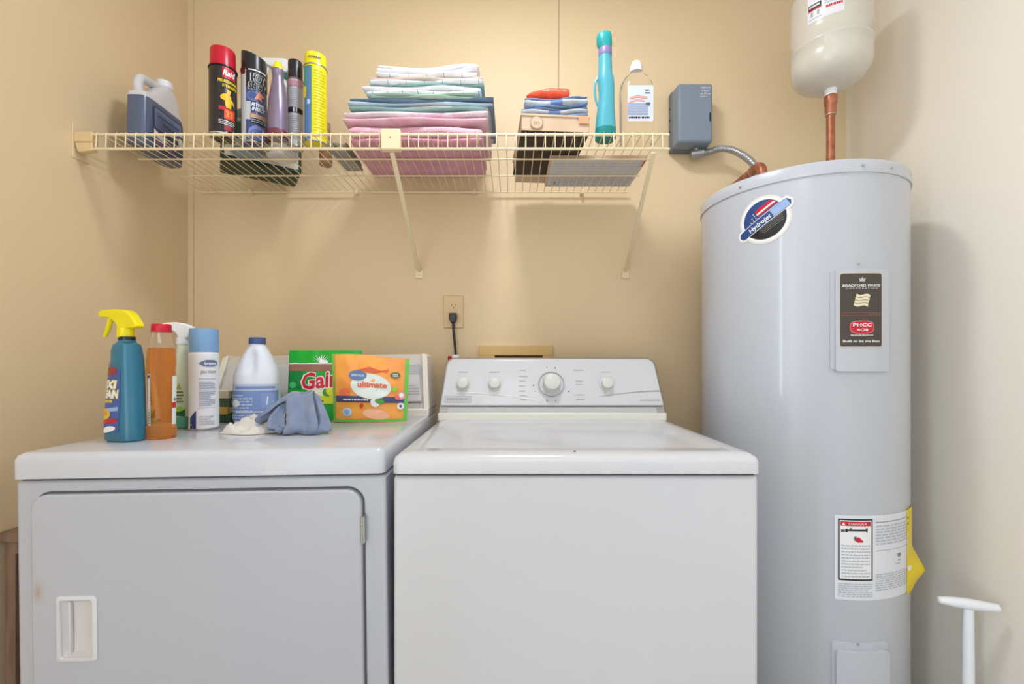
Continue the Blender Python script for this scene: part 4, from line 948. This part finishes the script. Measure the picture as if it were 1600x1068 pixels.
for k in range(29):
    a = k / 28; x = -.058 + .116 * a
    hz = (.0035 + .0125 * min(1, a * 1.9) ** .6) * (1 if a < .96 else 1 - (a - .96) * 8); hy = .016 + .024 * min(1, a * 2) ** .7; ring = []
    for j in range(24):
        t_ = 2 * PI * j / 24; c_, s_ = math.cos(t_), math.sin(t_)
        p = Vector((x, hy * math.copysign(abs(c_) ** .6, c_), .0155 + .003 * (1 - a) + hz * math.copysign(abs(s_) ** .8, s_)))
        nn = noise.noise(p * 70); p.z += .0022 * nn; p.y += .002 * nn; p.z = max(p.z, .0002); ring.append(p)
    rs.append(ring)
rp.rings(rs)
o = rp.build('red_packet', mat('red_orange_foil', (244, 84, 48), .35, bump=.4, bscale=60), None, smooth=70); o.location = (pos(855, 1.27), 1.272, zq + .0535); tag(o, 'crinkled red orange packet lying on top of the checked cloths', 'packet')
# teal bottle
tx = pos(946, 1.242)
t = thing('teal_bottle', 'tall teal cleaner bottle with angled neck on the shelf', 'bottle', (tx, 1.242, ZD))
TL = mat('teal_plastic', (82, 168, 184), .3, coat=.2); TLD = mat('teal_dark_plastic', (20, 136, 130), .35)
b = MB(); b.loft([(0, .024, .022, 0, 0, 2.6), (.004, .0275, .025, 0, 0, 2.6), (.028, .0275, .025, 0, 0, 2.6)]); b.build('base', TLD, t)
b = MB(); b.loft([(.0282, .0275, .025, 0, 0, 2.6), (.05, .0262, .024, 0, 0, 2.4), (.085, .0235, .022, .001, 0, 2.2), (.115, .0212, .021, .003, 0, 2.2), (.145, .0222, .021, .002, 0, 2.2), (.168, .0225, .021, 0, 0, 2.2), (.182, .019, .019, -.001, 0, 2), (.21, .0185, .018, -.001, 0, 2), (.227, .0175, .0175, -.001, 0, 2)]); b.build('body', TL, t)
b = MB(); b.tube(crom([(-.016, 0, .176), (-.027, 0, .160), (-.029, 0, .135), (-.026, 0, .11), (-.018, 0, .09)], 5), .0032, 8); b.build('handle', TL, t)
b = MB(); b.lathe([(.0178, .2272), (.0182, .229), (.0182, .247), (.0170, .249)], (-.001, 0, 0), 24); b.build('neck_band', mat('purple_band', (128, 120, 168), .4), t)
b = MB(); b.loft([(.2492, .0175, .017, -.001, 0, 2), (.262, .0205, .019, -.003, 0, 2.3), (.280, .0205, .019, -.004, 0, 2.6), (.288, .018, .017, -.003, 0, 2.6), (.292, .012, .012, -.002, 0, 2.4)]); b.build('cap', mat('teal_cap', (34, 158, 156), .35), t)
# clear bottle
ax = pos(994, 1.272)
t = thing('clear_bottle', 'clear liquid bottle with white cap at the right end of the shelf', 'bottle', (ax, 1.272, ZD))
CLR = mat('clear_plastic', (246, 240, 228), .08, trans=.92, ior=1.15)
b = MB(); b.loft([(0, .041, .027, 0, 0, 3), (.004, .045, .031, 0, 0, 3), (.145, .0465, .032, 0, 0, 2.8), (.168, .044, .031, 0, 0, 2.4), (.187, .032, .026, 0, 0, 2.1), (.197, .018, .018, 0, 0, 2), (.208, .0145, .0145, 0, 0, 2)], seg=40); b.build('body', CLR, t)
b = MB(); b.lathe([(.0165, .205), (.017, .207), (.0165, .222), (.0125, .226), (.0115, .232), (.0005, .233)], seg=24); b.build('cap', WHITEP, t)
P = Print(plane_map((.003, -.0325, .1), (1, 0, 0), (0, 0, 1)))
P.rrect(0, 0, .07, .098, .004, mat('alcohol_label', (206, 212, 224), .5), 1); P.rect(-.035, -.032, .020, .0, TXTB, 2); P.poly([(-.03, .016), (-.01, .022), (.018, .018), (.018, .012), (-.01, .016), (-.03, .010)], mat('salmon_print', (226, 160, 150), .5), 3); P.poly([(-.032, .004), (-.01, .012), (.012, .008), (.012, .004), (-.01, .007), (-.032, -.001)], MC['salmon_print'], 3)
P.lines(.012, .024, .026, .04, 2, GREYD, 2, seed=3); P.rect(.014, -.006, .026, .002, GREYD, 3); P.lines(-.032, -.030, .018, -.004, 5, TXTG, 4, seed=5); P.lines(-.032, -.044, .024, -.034, 1, BLACK, 2, seed=7, fill=.5)
P.build('label', t)

# ------------------------------------------------------------------ things on the dryer
DG_ = 'cleaning products on the dryer'
# blue trigger bottle
x, y = -.820, .967
t = thing('spray_bottle', 'teal blue stain remover bottle with bright yellow trigger head', 'spray bottle', (x, y, dz(x, y) + .0003), math.radians(-17), DG_)
BT = mat('bottle_teal_blue', (38, 112, 140), .25, coat=.3)
def bsec(z, x0, x1, hy, e=2.8): return (z, (x1 - x0) / 2, hy, (x0 + x1) / 2, 0, e)
BSEC = [bsec(0, -.038, .037, .022), bsec(.004, -.043, .041, .026), bsec(.03, -.043, .041, .026), bsec(.08, -.038, .0385, .0255), bsec(.13, -.031, .036, .025), bsec(.148, -.027, .035, .0245), bsec(.160, -.029, .034, .024), bsec(.172, -.024, .033, .0235), bsec(.19, -.025, .030, .022), bsec(.203, -.022, .027, .020), bsec(.209, -.012, .018, .015, 2.2), bsec(.216, -.011, .017, .014, 2)]
b = MB(); b.loft(BSEC, seg=40)
b.build('body', BT, t)
HP = [(-.070, .023), (-.072, .034), (-.062, .0385), (-.024, .0385), (.008, .036), (.024, .028), (.040, .008), (.043, .001), (.037, -.002), (.012, -.003), (-.012, -.003), (-.020, .010), (-.040, .021)]
h = trigger_head(t, YELP, .240, 1.0, prof=HP, tr=[(-.046, 0, .024), (-.049, 0, .010), (-.055, 0, -.004), (-.065, 0, -.019)])
b = MB(); b.lathe([(.0145, .212), (.015, .214), (.0145, .220)], (.003, 0, 0), 24); b.build('neck_ring', BLACKP, t)
P = Print(loft_map(BSEC), .0003, L=.006)
OB = mat('oxi_blue', (72, 92, 160), .4)
def strip(f0, f1, v0, v1, m, layer, n=10):
    for k in range(n):
        a = v0 + (v1 - v0) * k / n; c = v0 + (v1 - v0) * (k + 1) / n
        for j in range(5):
            g = lambda v, q: f0(v) + (f1(v) - f0(v)) * q
            P.poly([(g(a, j / 5), a), (g(a, (j + 1) / 5), a), (g(c, (j + 1) / 5), c), (g(c, j / 5), c)], m, layer)
le = lambda v: -.046 + .06 * v; re = lambda v: .016 - .05 * abs(v - .08)
strip(le, re, .02, .15, OB, 1)
Q_ = P.put; P.put = lambda P2, fs, m, layer: Q_([(u - .003, v) for u, v in P2], fs, m, layer)
P.ell(-.008, .146, .016, .010, mat('oxi_red', (170, 50, 60), .4), 2, rot=.2); P.ell(-.010, .146, .010, .006, mat('oxi_olive', (120, 90, 50), .4), 3, rot=.2)
P.text('OXI', -.008, .120, .022, mat('yellow_outline', (232, 216, 120), .4), 2, bold=.09, width=.034, shear=.15); P.text('OXI', -.008, .120, .021, WHITE, 3, bold=.02, width=.032, shear=.15)
P.text('CLEAN', -.010, .100, .022, MC['yellow_outline'], 2, bold=.09, width=.048, shear=.1); P.text('CLEAN', -.010, .100, .021, WHITE, 3, bold=.03, width=.045, shear=.1)
P.lines(-.040, .080, .0, .088, 1, YG2, 3, seed=2, fill=.7); P.ell(-.014, .058, .015, .012, mat('sun_yellow', (226, 190, 60), .4), 3); P.ell(-.012, .06, .006, .005, ORG, 4)
P.poly([(-.034, .036), (.012, .042), (.014, .048), (.002, .050), (-.034, .042)], RED, 3); P.ell(-.006, .026, .016, .006, WHITE, 3, rot=.3); P.poly([(-.01, .062), (.014, .066), (.014, .074), (-.008, .07)], BLUEL, 3)
P.build('label', t)
# amber bottle with red cap
x, y = -.764, .992
t = thing('amber_bottle', 'clear bottle of amber floor cleaner with a red cap', 'bottle', (x, y, dz(x, y) + .0003), math.radians(25), DG_)
AMB = mat('amber_liquid', (238, 162, 88), .1, trans=.82, ior=1.2); CLR2 = mat('clear_shell', (240, 224, 206), .08, trans=.85, ior=1.12)
b = MB(); b.loft([(0, .022, .020, 0, 0, 2.4), (.003, .0265, .024, 0, 0, 2.4), (.018, .0275, .025, 0, 0, 2.4), (.026, .0270, .0245, 0, 0, 2.3), (.031, .0250, .023, 0, 0, 2.3), (.034, .0222, .021, 0, 0, 2.3), (.040, .0228, .0215, 0, 0, 2.3), (.10, .024, .022, 0, 0, 2.3), (.14, .0255, .024, 0, 0, 2.3), (.17, .0265, .0245, 0, 0, 2.2), (.188, .0245, .023, 0, 0, 2.1), (.196, .0235, .0225, 0, 0, 2.1)], seg=36); b.build('body', AMB, t, label='body filled with amber liquid')
b = MB(); b.loft([(.1962, .0234, .0224, 0, 0, 2.1), (.212, .0205, .020, 0, 0, 2), (.226, .0180, .018, 0, 0, 2), (.232, .0165, .0165, 0, 0, 2)], seg=36); b.build('neck', CLR2, t, label='empty clear neck')
b = MB(); b.lathe([(.0182, .2305), (.0188, .232), (.0182, .246), (.0165, .248), (.0005, .248)], seg=28); b.build('cap', REDP, t)
fp = face_cam(-.764, .992) - math.radians(25)
AX = lambda v: .0266 if v > .13 else .0252
P = Print(lambda u, v, o: Vector(((AX(v) + o) * math.cos(fp + u / .026), (AX(v) + o) * .96 * math.sin(fp + u / .026), v)), .0004)
P.rect(-.028, .030, -.021, .14, mat('side_label', (206, 196, 196), .4), 1, n=2); P.rect(-.0265, .118, -.0225, .138, BLACK, 2)
for k in range(14): P.rect(-.026, .034 + k * .0055, -.0232, .0375 + k * .0055, GREYD, 2)
P.rect(.020, .024, .036, .135, WHITE, 1, n=4)
P.ell(.027, .11, .006, .02, BLUEN, 2, n=16); P.ell(.029, .11, .004, .016, mat('fab_pink', (232, 170, 160), .4), 3); P.rect(.020, .066, .034, .078, RED, 3, n=3); P.ell(.028, .09, .005, .010, mat('fab_green', (80, 140, 120), .4), 3)
P.build('label', t)
# white / green trigger bottle
x, y = -.851, 1.158
t = thing('spray_bottle', 'translucent white trigger bottle with a green label behind the red capped bottle', 'spray bottle', (x, y, dz(x, y) + .0003), math.radians(10), DG_)
b = MB(); b.loft([(0, .028, .020, 0, 0, 2.8), (.004, .031, .023, 0, 0, 2.8), (.05, .031, .023, 0, 0, 2.7), (.11, .026, .021, .003, 0, 2.5), (.15, .016, .016, .008, 0, 2.1), (.19, .012, .012, .011, 0, 2), (.224, .0115, .0115, .011, 0, 2)], seg=36); b.build('body', mat('bottle_pale_green', (222, 228, 204), .25, sss=.2), t)
b = MB(); b.loft([(.0, .0275, .0195, 0, 0, 2.8), (.003, .0318, .0238, 0, 0, 2.8), (.028, .0318, .0238, 0, 0, 2.7), (.030, .0308, .0228, 0, 0, 2.7)], seg=36); b.build('base_band', mat('green_tint', (90, 170, 150), .3), t)
P = Print(lambda u, v, o: Vector((u, -.0236 - o + max(0, v - .05) * .035 + max(0, abs(u) - .014) ** 2 * 8, v)), .0004)
P.poly([(-.012, .034), (.028, .030), (.028, .05), (.012, .044), (-.012, .056)], mat('deep_green', (22, 100, 40), .4), 1); P.poly([(-.01, .052), (.014, .042), (.027, .048), (.02, .056)], LIME, 2)
P.poly([(.006, .098), (.020, .098), (.014, .115)], mat('leaf_green', (150, 180, 70), .4), 1); P.lines(.002, .064, .024, .096, 4, mat('dark_green_text', (60, 90, 50), .5), 1, seed=4); P.build('label', t)
b = MB()
hd = [(-.044, .262), (-.028, .2665), (-.006, .268), (.014, .265), (.03, .258), (.036, .250), (.034, .243), (.026, .24), (.022, .228), (.0, .228), (-.006, .24), (-.016, .248), (-.040, .250)]
b.prism([(x_ + .006, v) for x_, v in hd], lambda x_, v: Vector((x_, -.0105, v)), lambda x_, v: Vector((x_, .0105, v))); hh_ = b.build('spray_head', WHITEP, t, bevel=.004, bseg=3)
b = MB(); b.lathe([(.0135, .212), (.014, .214), (.0135, .230)], (.011, 0, 0), 22); b.build('collar', WHITEP, t)
b = MB(); b.tube([(-.022, 0, .250), (-.028, 0, .236), (-.030, 0, .222), (-.034, 0, .208)], [.0045, .004, .004, .003], 8); b.build('trigger', WHITEP, hh_)
# glass cleaner can
x, y = -.769, 1.137
t = can('aerosol_can', 'white glass cleaner spray can with a light blue cap', x, y, dz(x, y) + .0003, .033, .249, .058, mat('can_white', (232, 234, 240), .3), mat('cap_sky_blue', (124, 166, 210), .35), .0322, group=DG_, rim=False)
P = Print(L=.006, fn=cyl_map(.033, face_cam(x, y), 0)); SB = mat('sprayway_blue', (92, 122, 168), .4)
P.ell(.012, .163, .0185, .0085, SB, 1, e=2.4); P.poly([(-.012, .163), (-.004, .158), (-.004, .168)], SB, 1.5); P.text('Sprayway', .013, .163, .0085, WHITE, 2, bold=.03, width=.027); P.text('glass cleaner', .010, .143, .0125, mat('slate_text', (110, 116, 140), .5), 1, width=.034)
P.rect(-.012, .1245, .026, .1255, SB, 1, n=4); P.lines(-.010, .100, .024, .120, 4, TXTB, 1, seed=3); P.rect(-.012, .0965, .026, .0972, TXTB, 1, n=4); P.lines(-.010, .058, .024, .095, 8, TXTB, 1, seed=5, fill=.5); P.rect(-.014, .054, .026, .0548, TXTB, 1, n=4); P.lines(-.010, .012, .022, .036, 4, TXTG, 1, seed=6)
P.poly([(-.033, .024), (-.017, .024), (-.017, .048), (-.033, .030)], BLUEN, 1); P.rect(-.033, .004, -.017, .024, mat('navy_deep', (44, 54, 110), .4), 1, n=4); P.poly([(-.031, .012), (-.027, .012), (-.029, .017)], WHITE, 2); P.build('label', t)
# small cartons
GS = 'small cartons stacked behind the bleach jug'
zz = dz(-.815, 1.275)
for k, (c, nm) in enumerate((((60, 92, 66), 'bottom carton of the small stack, dark green'), ((206, 168, 84), 'gold coloured carton, second from the bottom of the small stack'), ((78, 100, 76), 'green carton, third up in the small stack'), ((216, 206, 176), 'cream carton on top of the small stack beside the bleach'))):
    t = thing('small_carton', nm, 'carton', (-.826 + (.002, -.001, .001, 0)[k], 1.277, zz + .0003 + k * .0222), math.radians((3, -2, 2, 0)[k]), GS)
    b = MB(); b.box(-.048, .048, -.028, .028, 0, .0212); b.build('carton_body', mat('carton_%d' % k, c, .5), t, bevel=.0015)
    for mp, nm2 in ((plane_map((0, -.0283, .0106), (1, 0, 0), (0, 0, 1)), 'label'), (plane_map((.0483, 0, .0106), (0, 1, 0), (0, 0, 1)), 'label')):
        P = Print(mp); w = .018; P.rect(-.02, -.0098, .02, -.0072, (BLACK, GREEN, BLACK, GREEN)[k], 1); P.ell(.006, .002, .010, .005, (RED, YEL, mat('label_mint', (150, 190, 170), .5), TEAL)[k], 1); P.lines(-.022, -.004, -.006, .008, 2, WHITE if k != 3 else GREYD, 1, seed=k); P.build(nm2, t)
# bleach jug
x, y = -.708, 1.266
t = thing('bleach_jug', 'white bleach jug with a dark blue cap and blue label', 'jug', (x, y, dz(x, y) + .0003), math.radians(14), DG_)
b = MB(); HB = .232
secs = [(0, .050, .038, 0, 0, 3.2), (.004, .055, .0425, 0, 0, 3.2), (.055, .056, .043, 0, 0, 3), (.112, .057, .044, 0, 0, 3), (.130, .056, .043, 0, 0, 2.8), (.155, .049, .038, 0, 0, 2.5), (.180, .038, .031, 0, 0, 2.3), (.20, .0275, .0245, 0, 0, 2.1), (.210, .0205, .0205, 0, 0, 2), (.218, .0195, .0195, 0, 0, 2)]
rs = []
for z, hx, hy, cx, cy, e in secs:
    ring = []
    for j in range(64):
        tt = 2 * PI * j / 64; c_, s_ = math.cos(tt), math.sin(tt)
        p = Vector((hx * math.copysign(abs(c_) ** (2 / e), c_), hy * math.copysign(abs(s_) ** (2 / e), s_), z))
        # finger dent beside the moulded handle
        if .12 < z < .205 and s_ < 0:
            p.y += .017 * math.exp(-((p.x + .006) / .011) ** 2) * math.sin(PI * (z - .12) / .085)
        ring.append(p)
    rs.append(ring)
fine = []
for a, c in zip(rs, rs[1:]):
    for k in range(4): fine.append([p.lerp(q, k / 4) for p, q in zip(a, c)])
fine.append(rs[-1])
for ring in fine:
    z = ring[0].z
    if .12 < z < .205:
        pass
b.rings(fine); b.build('body', mat('bleach_white', (226, 230, 240), .35, sss=.15), t, smooth=60)
b = MB(); b.lathe([(.0212, .215), (.0218, .217), (.0212, .232), (.0195, .2335), (.0005, .2335)], seg=32); b.build('cap', mat('cap_navy', (70, 88, 140), .4), t)
sgn = lambda v: math.copysign(1, v)
def bleach(u, v, o):
    a = -PI / 2 + u / .045; c_, s_ = math.cos(a), math.sin(a); e = 3.0
    return Vector(((.0565 + o + .0004) * sgn(c_) * abs(c_) ** (2 / e), (.0436 + o + .0004) * sgn(s_) * abs(s_) ** (2 / e), v))
P = Print(bleach, .0005); BB = mat('bleach_label_blue', (122, 148, 202), .45)
P.rect(-.062, .008, .062, .098, BB, 1, n=24, nv=3); P.rect(-.062, .088, .062, .106, mat('bleach_label_light', (190, 202, 226), .45), 1.5, n=24)
P.rect(-.030, .093, .045, .1, BB, 3, n=14); P.lines(-.055, .030, .0, .080, 6, MC['bleach_label_light'], 3, seed=3, fill=.5); P.rect(.010, .040, .045, .082, mat('bleach_mid', (136, 158, 206), .45), 3, n=8); P.ell(-.03, .055, .012, .010, WHITE, 4); P.poly([(.020, .05), (.040, .058), (.022, .074)], WHITE, 4); P.lines(-.05, .012, .04, .026, 2, MC['bleach_label_light'], 3, seed=5); P.rect(-.03, .030, .02, .0325, WHITE, 4, n=8)
P.build('label', t)

# detergent bags
def bag(name, label, x, y, w, h, th, m, rz=0, lean=.0, top=lambda a: 0, side=lambda c: 0, seed=1, border=None, group=None, wamp=.0022):
    t = thing(name, label, 'bag', (x, y, dz(x, y) + .0005), rz, group)
    def surf(a, c, s, o=0):
        u = 2 * a - 1; e = (1 - abs(u) ** 3.2) * (.25 + .75 * min(1, 2.4 * (1 - c))) * (1 - .15 * (1 - c) ** 6)
        wr = wamp * noise.noise(Vector((a * 7 + seed, c * 7, s * 3))) * (1 - abs(u) ** 4) * (0.3 + 1.2 * c)
        bot = .006 * (1 - min(1, c * 8)) * s * -1 * (1 - abs(u) ** 2)
        X = u * (w / 2 + side(c)); Z = c * (h + top(a)); Y = s * th / 2 * e + lean * c * h + wr * s
        Y += s * .0008
        return Vector((X, Y + s * o, Z))
    b = MB(); b.grid(lambda a, c: surf(a, c, -1), 30, 26); b.grid(lambda a, c: surf(a, c, 1), 30, 26)
    # bottom and sides closed
    b.grid(lambda a, c: surf(a, 0, -1).lerp(surf(a, 0, 1), c), 30, 2); b.grid(lambda a, c: surf(a, 1, -1).lerp(surf(a, 1, 1), c), 30, 1)
    b.grid(lambda a, c: surf(0, a, -1).lerp(surf(0, a, 1), c), 26, 1); b.grid(lambda a, c: surf(1, a, -1).lerp(surf(1, a, 1), c), 26, 1)
    b.build('pouch', m, t, smooth=60, weld=True)
    return t, (lambda u, v, o: surf(.5 + u / w, v / h, -1, o + .0006))
t, fn = bag('detergent_bag', 'green laundry detergent bag with red lettering, behind the orange pouch', -.541, 1.308, .214, .197, .036, mat('gain_green', (22, 168, 50), .3, bump=.2, bscale=30), math.radians(-2), lean=.06, seed=3, group=DG_)
P = Print(fn, .0006)
GDK = mat('gain_dark', (10, 128, 56), .35); YG3 = mat('gain_yellow', (216, 220, 30), .35)
P.rect(-.105, .138, .105, .158, mat('gain_brown_window', (150, 104, 84), .4), 1, n=20); P.rect(-.105, .158, .105, .1605, WHITE, 2, n=16)
P.rect(-.105, .085, -.06, .138, GDK, 1, n=5, nv=4); P.ell(-.088, .098, .012, .010, mat('gain_mint', (70, 190, 110), .4), 3)
for k in range(11):
    a = math.radians(8 + 16.4 * k); c0, s0 = math.cos(a), math.sin(a)
    P.poly([(-.006 + .008 * c0 - .002 * s0, .162 + .006 * s0), (-.006 + .008 * c0 + .002 * s0, .162 + .006 * s0), (-.006 + .034 * c0, .162 + .026 * s0)], WHITE, 4)
P.ell(0, .164, .014, .006, WHITE, 2.5)
P.poly([(-.075, .10), (.1, .125), (.1, .06), (-.05, .06), (-.03, .085)], mat('gain_lime', (130, 196, 40), .4), 1.5); P.rect(-.045, .045, .1, .072, YG3, 3, n=12, nv=2)
P.ell(-.005, .082, .022, .016, mat('gain_cream', (226, 232, 200), .4), 4); P.ell(.018, .078, .014, .012, mat('gain_leaf', (60, 150, 40), .4), 4.5); P.ell(.03, .084, .016, .016, YG3, 4.8)
for k in range(5): P.poly([(-.05 + k * .012, .094), (-.042 + k * .012, .106), (-.046 + k * .012, .09)], GDK, 4)
P.text('Gain', -.004, .113, .064, WHITE, 5, bold=.065, width=.116, rot=.10, shear=.1); P.text('Gain', -.004, .113, .063, RED, 6, bold=.03, width=.108, rot=.10, shear=.1)
P.text('ultra', -.018, .062, .008, GDK, 5, width=.018); P.lines(-.040, .048, .02, .057, 1, GDK, 4, seed=3, fill=.6)
P.build('print', t)
t, fn = bag('detergent_pouch', 'orange laundry pac pouch with green edges standing in front of the green bag', -.384, 1.236, .196, .182, .046, mat('pouch_orange', (246, 180, 74), .28, bump=.4, bscale=24, col2=(244, 146, 78), nscale=7), math.radians(3), lean=.02, top=lambda a: -.008 * a + .003 * math.sin(a * 5), side=lambda c: .006 * c, seed=8, group=DG_, wamp=.0045)
P = Print(fn, .0006); LG = mat('pouch_green', (110, 196, 84), .35)
P.rect(-.098, 0.003, -.091, .180, LG, 1, n=2, nv=12); P.rect(.089, .003, .098, .180, LG, 1, n=2, nv=12); P.rect(-.09, .002, .09, .009, LG, 1, n=16)
NB = mat('pouch_navy', (66, 76, 122), .4)
P.rect(-.088, .054, .089, .071, NB, 2, n=24, nv=2); P.lines(-.066, .057, .0, .067, 1, MC['label_paper'], 4, seed=9, fill=.4)
P.ell(.006, .098, .052, .034, mat('pouch_cream', (236, 224, 200), .4), 3, n=28, rot=-.1); P.ell(.006, .098, .049, .031, mat('pouch_pale', (222, 232, 226), .4), 3.5, n=28, rot=-.1)
P.ell(-.028, .126, .023, .0135, SB, 5, n=24); P.text('GREAT VALUE', -.028, .126, .0075, WHITE, 6, bold=.02, width=.032)
P.text('ultimate', .010, .103, .022, mat('pouch_redtext', (232, 110, 70), .4), 5, bold=.04, width=.074); P.rect(-.002, .086, .002, .09, RED, 5); P.lines(.006, .085, .028, .09, 1, GREYP, 5, seed=3)
P.poly([(-.03, .140), (.0, .150), (.03, .142), (.05, .148), (.045, .138), (.01, .134)], mat('pouch_rust', (220, 96, 50), .4), 2)
P.ell(.066, .132, .013, .009, mat('olive_badge', (96, 106, 66), .4), 4); P.lines(.059, .127, .073, .137, 2, WHITE, 5, seed=4, fill=.5)
P.ell(.083, .075, .010, .012, mat('pink_flower', (236, 150, 150), .4), 5); P.ell(.083, .076, .0055, .007, WHITE, 6); P.ell(.074, .070, .006, .007, mat('coral_flower', (232, 110, 110), .4), 5.5); P.ell(.082, .045, .0085, .0095, WHITE, 5); P.ell(.082, .045, .0035, .004, NB, 6); P.ell(.066, .094, .007, .008, LIME, 4)
P.ell(.018, .055, .012, .013, WHITE, 4.5); P.ell(.030, .058, .013, .007, mat('leaf_mid', (90, 160, 70), .4), 5, rot=-.2)
P.ell(-.056, .028, .0125, .0115, mat('round_pale', (206, 222, 232), .4), 3); P.ell(-.056, .028, .008, .0075, BLUEL, 4)
P.ell(-.062, .080, .015, .012, mat('coral_blob', (240, 120, 80), .4), 1.5); P.ell(.02, .022, .035, .014, mat('peach_blob', (244, 180, 140), .4), 1.5, rot=-.15); P.poly([(-.024, .044), (-.018, .052), (-.012, .046), (-.018, .036)], mat('strawberry', (222, 60, 50), .4), 3)
P.build('print', t)

# cloths on the dryer top
def blob(name, label, cx, cy, rx, ry, hfun, m, cat, n=52, th=0):
    z = dz(cx, cy) + .001
    b = MB(); vs = []; fs = []
    def P_(i, j):
        u = i / n * 2 - 1; v = j / n * 2 - 1
        k = math.sqrt(u * u / 2 * 0 + 1 - v * v / 2); q = math.sqrt(1 - u * u / 2)
        X = u * k; Y = v * q; r = math.sqrt(X * X + Y * Y); a = math.atan2(Y, X)
        wob = 1 + .16 * math.sin(3 * a + 1) + .08 * math.sin(7 * a)
        x = X * rx * wob; y = Y * ry * wob
        return Vector((x, y, 0)), r
    top = []; bot = []
    for j in range(n + 1):
        for i in range(n + 1):
            p, r = P_(i, j); h = hfun(p.x, p.y, r); top.append(Vector((p.x, p.y, max(h, .0006)))); bot.append(Vector((p.x, p.y, 0)))
    N = n + 1
    for j in range(n):
        for i in range(n):
            q = (j * N + i, j * N + i + 1, (j + 1) * N + i + 1, (j + 1) * N + i); fs.append(q); fs.append(tuple(k + N * N for k in reversed(q)))
    edge = [i for i in range(N)] + [j * N + n for j in range(1, N)] + [n * N + i for i in range(n - 1, -1, -1)] + [j * N for j in range(n - 1, 0, -1)]
    for a, c in zip(edge, edge[1:] + edge[:1]): fs.append((a, a + N * N, c + N * N, c))
    b.add(top + bot, fs); o = b.build(name, m, None, smooth=70); o.location = (cx, cy, z)
    o.rotation_euler = (0, math.radians(-.72), 0); tag(o, label, cat); return o
RAG = mat('white_rag', (222, 216, 208), .95, bump=.7, bscale=180, sheen=.2)
def hw(x, y, r):
    n1 = noise.noise(Vector((x * 11 + 2, y * 34 + x * 8, 1.3))); n2 = noise.noise(Vector((x * 60, y * 70, 4))); n3 = noise.noise(Vector((x * 26 + 9, y * 22 - x * 12, 2.2)))
    return max(0, 1 - r ** 9) * (.008 + .017 * (1 - min(1, abs(n1) * 3.4)) + .012 * (1 - min(1, abs(n3) * 4)) + .003 * n2)
blob('cleaning_rag', 'crumpled off-white rag lying in front of the bleach jug', -.588, 1.09, .104, .062, hw, RAG, 'rag')
BCL = mat('blue_grey_terry', (134, 146, 172), .95, bump=1.0, bscale=240, col2=(118, 132, 160), nscale=30, sheen=.3)
bc = MB()
bx_, by_ = -.478, 1.075; bz_ = dz(bx_, by_) + .001
def sheet(path, widths, seed, n=26, nw=14, amp=.004, skew=0.0, th=.006, dirv=(1, 0, 0)):
    pts = crom(path, 6); D = Vector(dirv); L = len(pts) - 1
    def s_(a, c, o):
        i = min(L, int(a * L)); f = a * L - i; p = pts[i].lerp(pts[min(L, i + 1)], f)
        tn = (pts[min(L, i + 1)] - pts[max(0, i - 1)]).normalized(); nn = D.cross(tn).normalized()
        w = widths[0] + (widths[1] - widths[0]) * a
        q = p + D * ((c - .5) * w) + Vector((skew * a, 0, 0)) + nn * (amp * math.sin(c * 9 + a * 4 + seed) + amp * .6 * noise.noise(Vector((a * 5, c * 5, seed))) + o * th / 2)
        q.z = max(q.z, .0004 + (.001 if o > 0 else 0)); return q
    rs = []
    for k in range(n + 1):
        a = k / n
        ring = [s_(a, j / nw, 1) for j in range(nw + 1)] + [s_(a, j / nw, -1) for j in range(nw, -1, -1)]
        rs.append(ring)
    bc.rings(rs)
sheet([(-.030, .055, .004), (-.034, .045, .05), (-.030, .022, .084), (-.020, -.008, .080), (-.004, -.036, .054), (.010, -.058, .024), (.012, -.068, .012), (.008, -.064, .003), (.004, -.048, .004), (.004, -.042, .012)], (.056, .080), 1, amp=.005)
sheet([(-.010, .050, .002), (-.010, .040, .045), (-.006, .016, .080), (.016, -.012, .062), (.038, -.038, .034), (.048, -.054, .018), (.048, -.062, .010), (.042, -.058, .003), (.034, -.044, .006)], (.040, .050), 3, amp=.004)
sheet([(-.020, .02, .083), (-.050, .010, .076), (-.072, .0, .058), (-.090, -.006, .040), (-.102, -.012, .030), (-.108, -.014, .022)], (.060, .034), 5, dirv=(0, 1, 0), amp=.005)
sheet([(-.05, .0, .066), (-.060, -.022, .044), (-.054, -.048, .020), (-.040, -.060, .008), (-.026, -.058, .014)], (.036, .050), 7, amp=.005)
o = bc.build('cleaning_cloth', BCL, None, smooth=75); o.location = (bx_, by_, bz_); tag(o, 'blue grey terry cloth draped in a heap on the dryer top', 'cloth')

# ------------------------------------------------------------------ white T handle by the right wall
hp = at(1513, 943, 1.10)
t = thing('handled_pole', 'white T-handled pole standing by the right wall beside the water heater', 'pole', (hp.x, 1.10, 0))
b = MB(); b.lathe([(.055, .002), (.060, .008), (.055, .05), (.035, .085), (.016, .10), (.014, .11)], seg=32); b.build('cup', mat('plunger_rubber', (60, 60, 62), .5), t)
b = MB(); b.lathe([(.0150, .105), (.0125, .2), (.0105, hp.z - .01)], seg=24); b.build('pole', WHITEP, t)
b = MB()
d = Vector((.106, -.040, 0)).normalized(); M = Matrix.Translation((0, 0, hp.z)) @ Matrix.Rotation(math.atan2(d.y, d.x), 4, 'Z') @ Matrix.Rotation(PI / 2, 4, 'Y')
b.loft([(-.058, .006, .006, 0, 0, 2), (-.056, .008, .009, 0, 0, 2), (-.03, .0115, .012, 0, 0, 2), (0, .0130, .013, 0, 0, 2), (.03, .0115, .012, 0, 0, 2), (.056, .009, .009, 0, 0, 2), (.058, .006, .006, 0, 0, 2)], seg=24, M=M); b.build('handle', WHITEP, t)
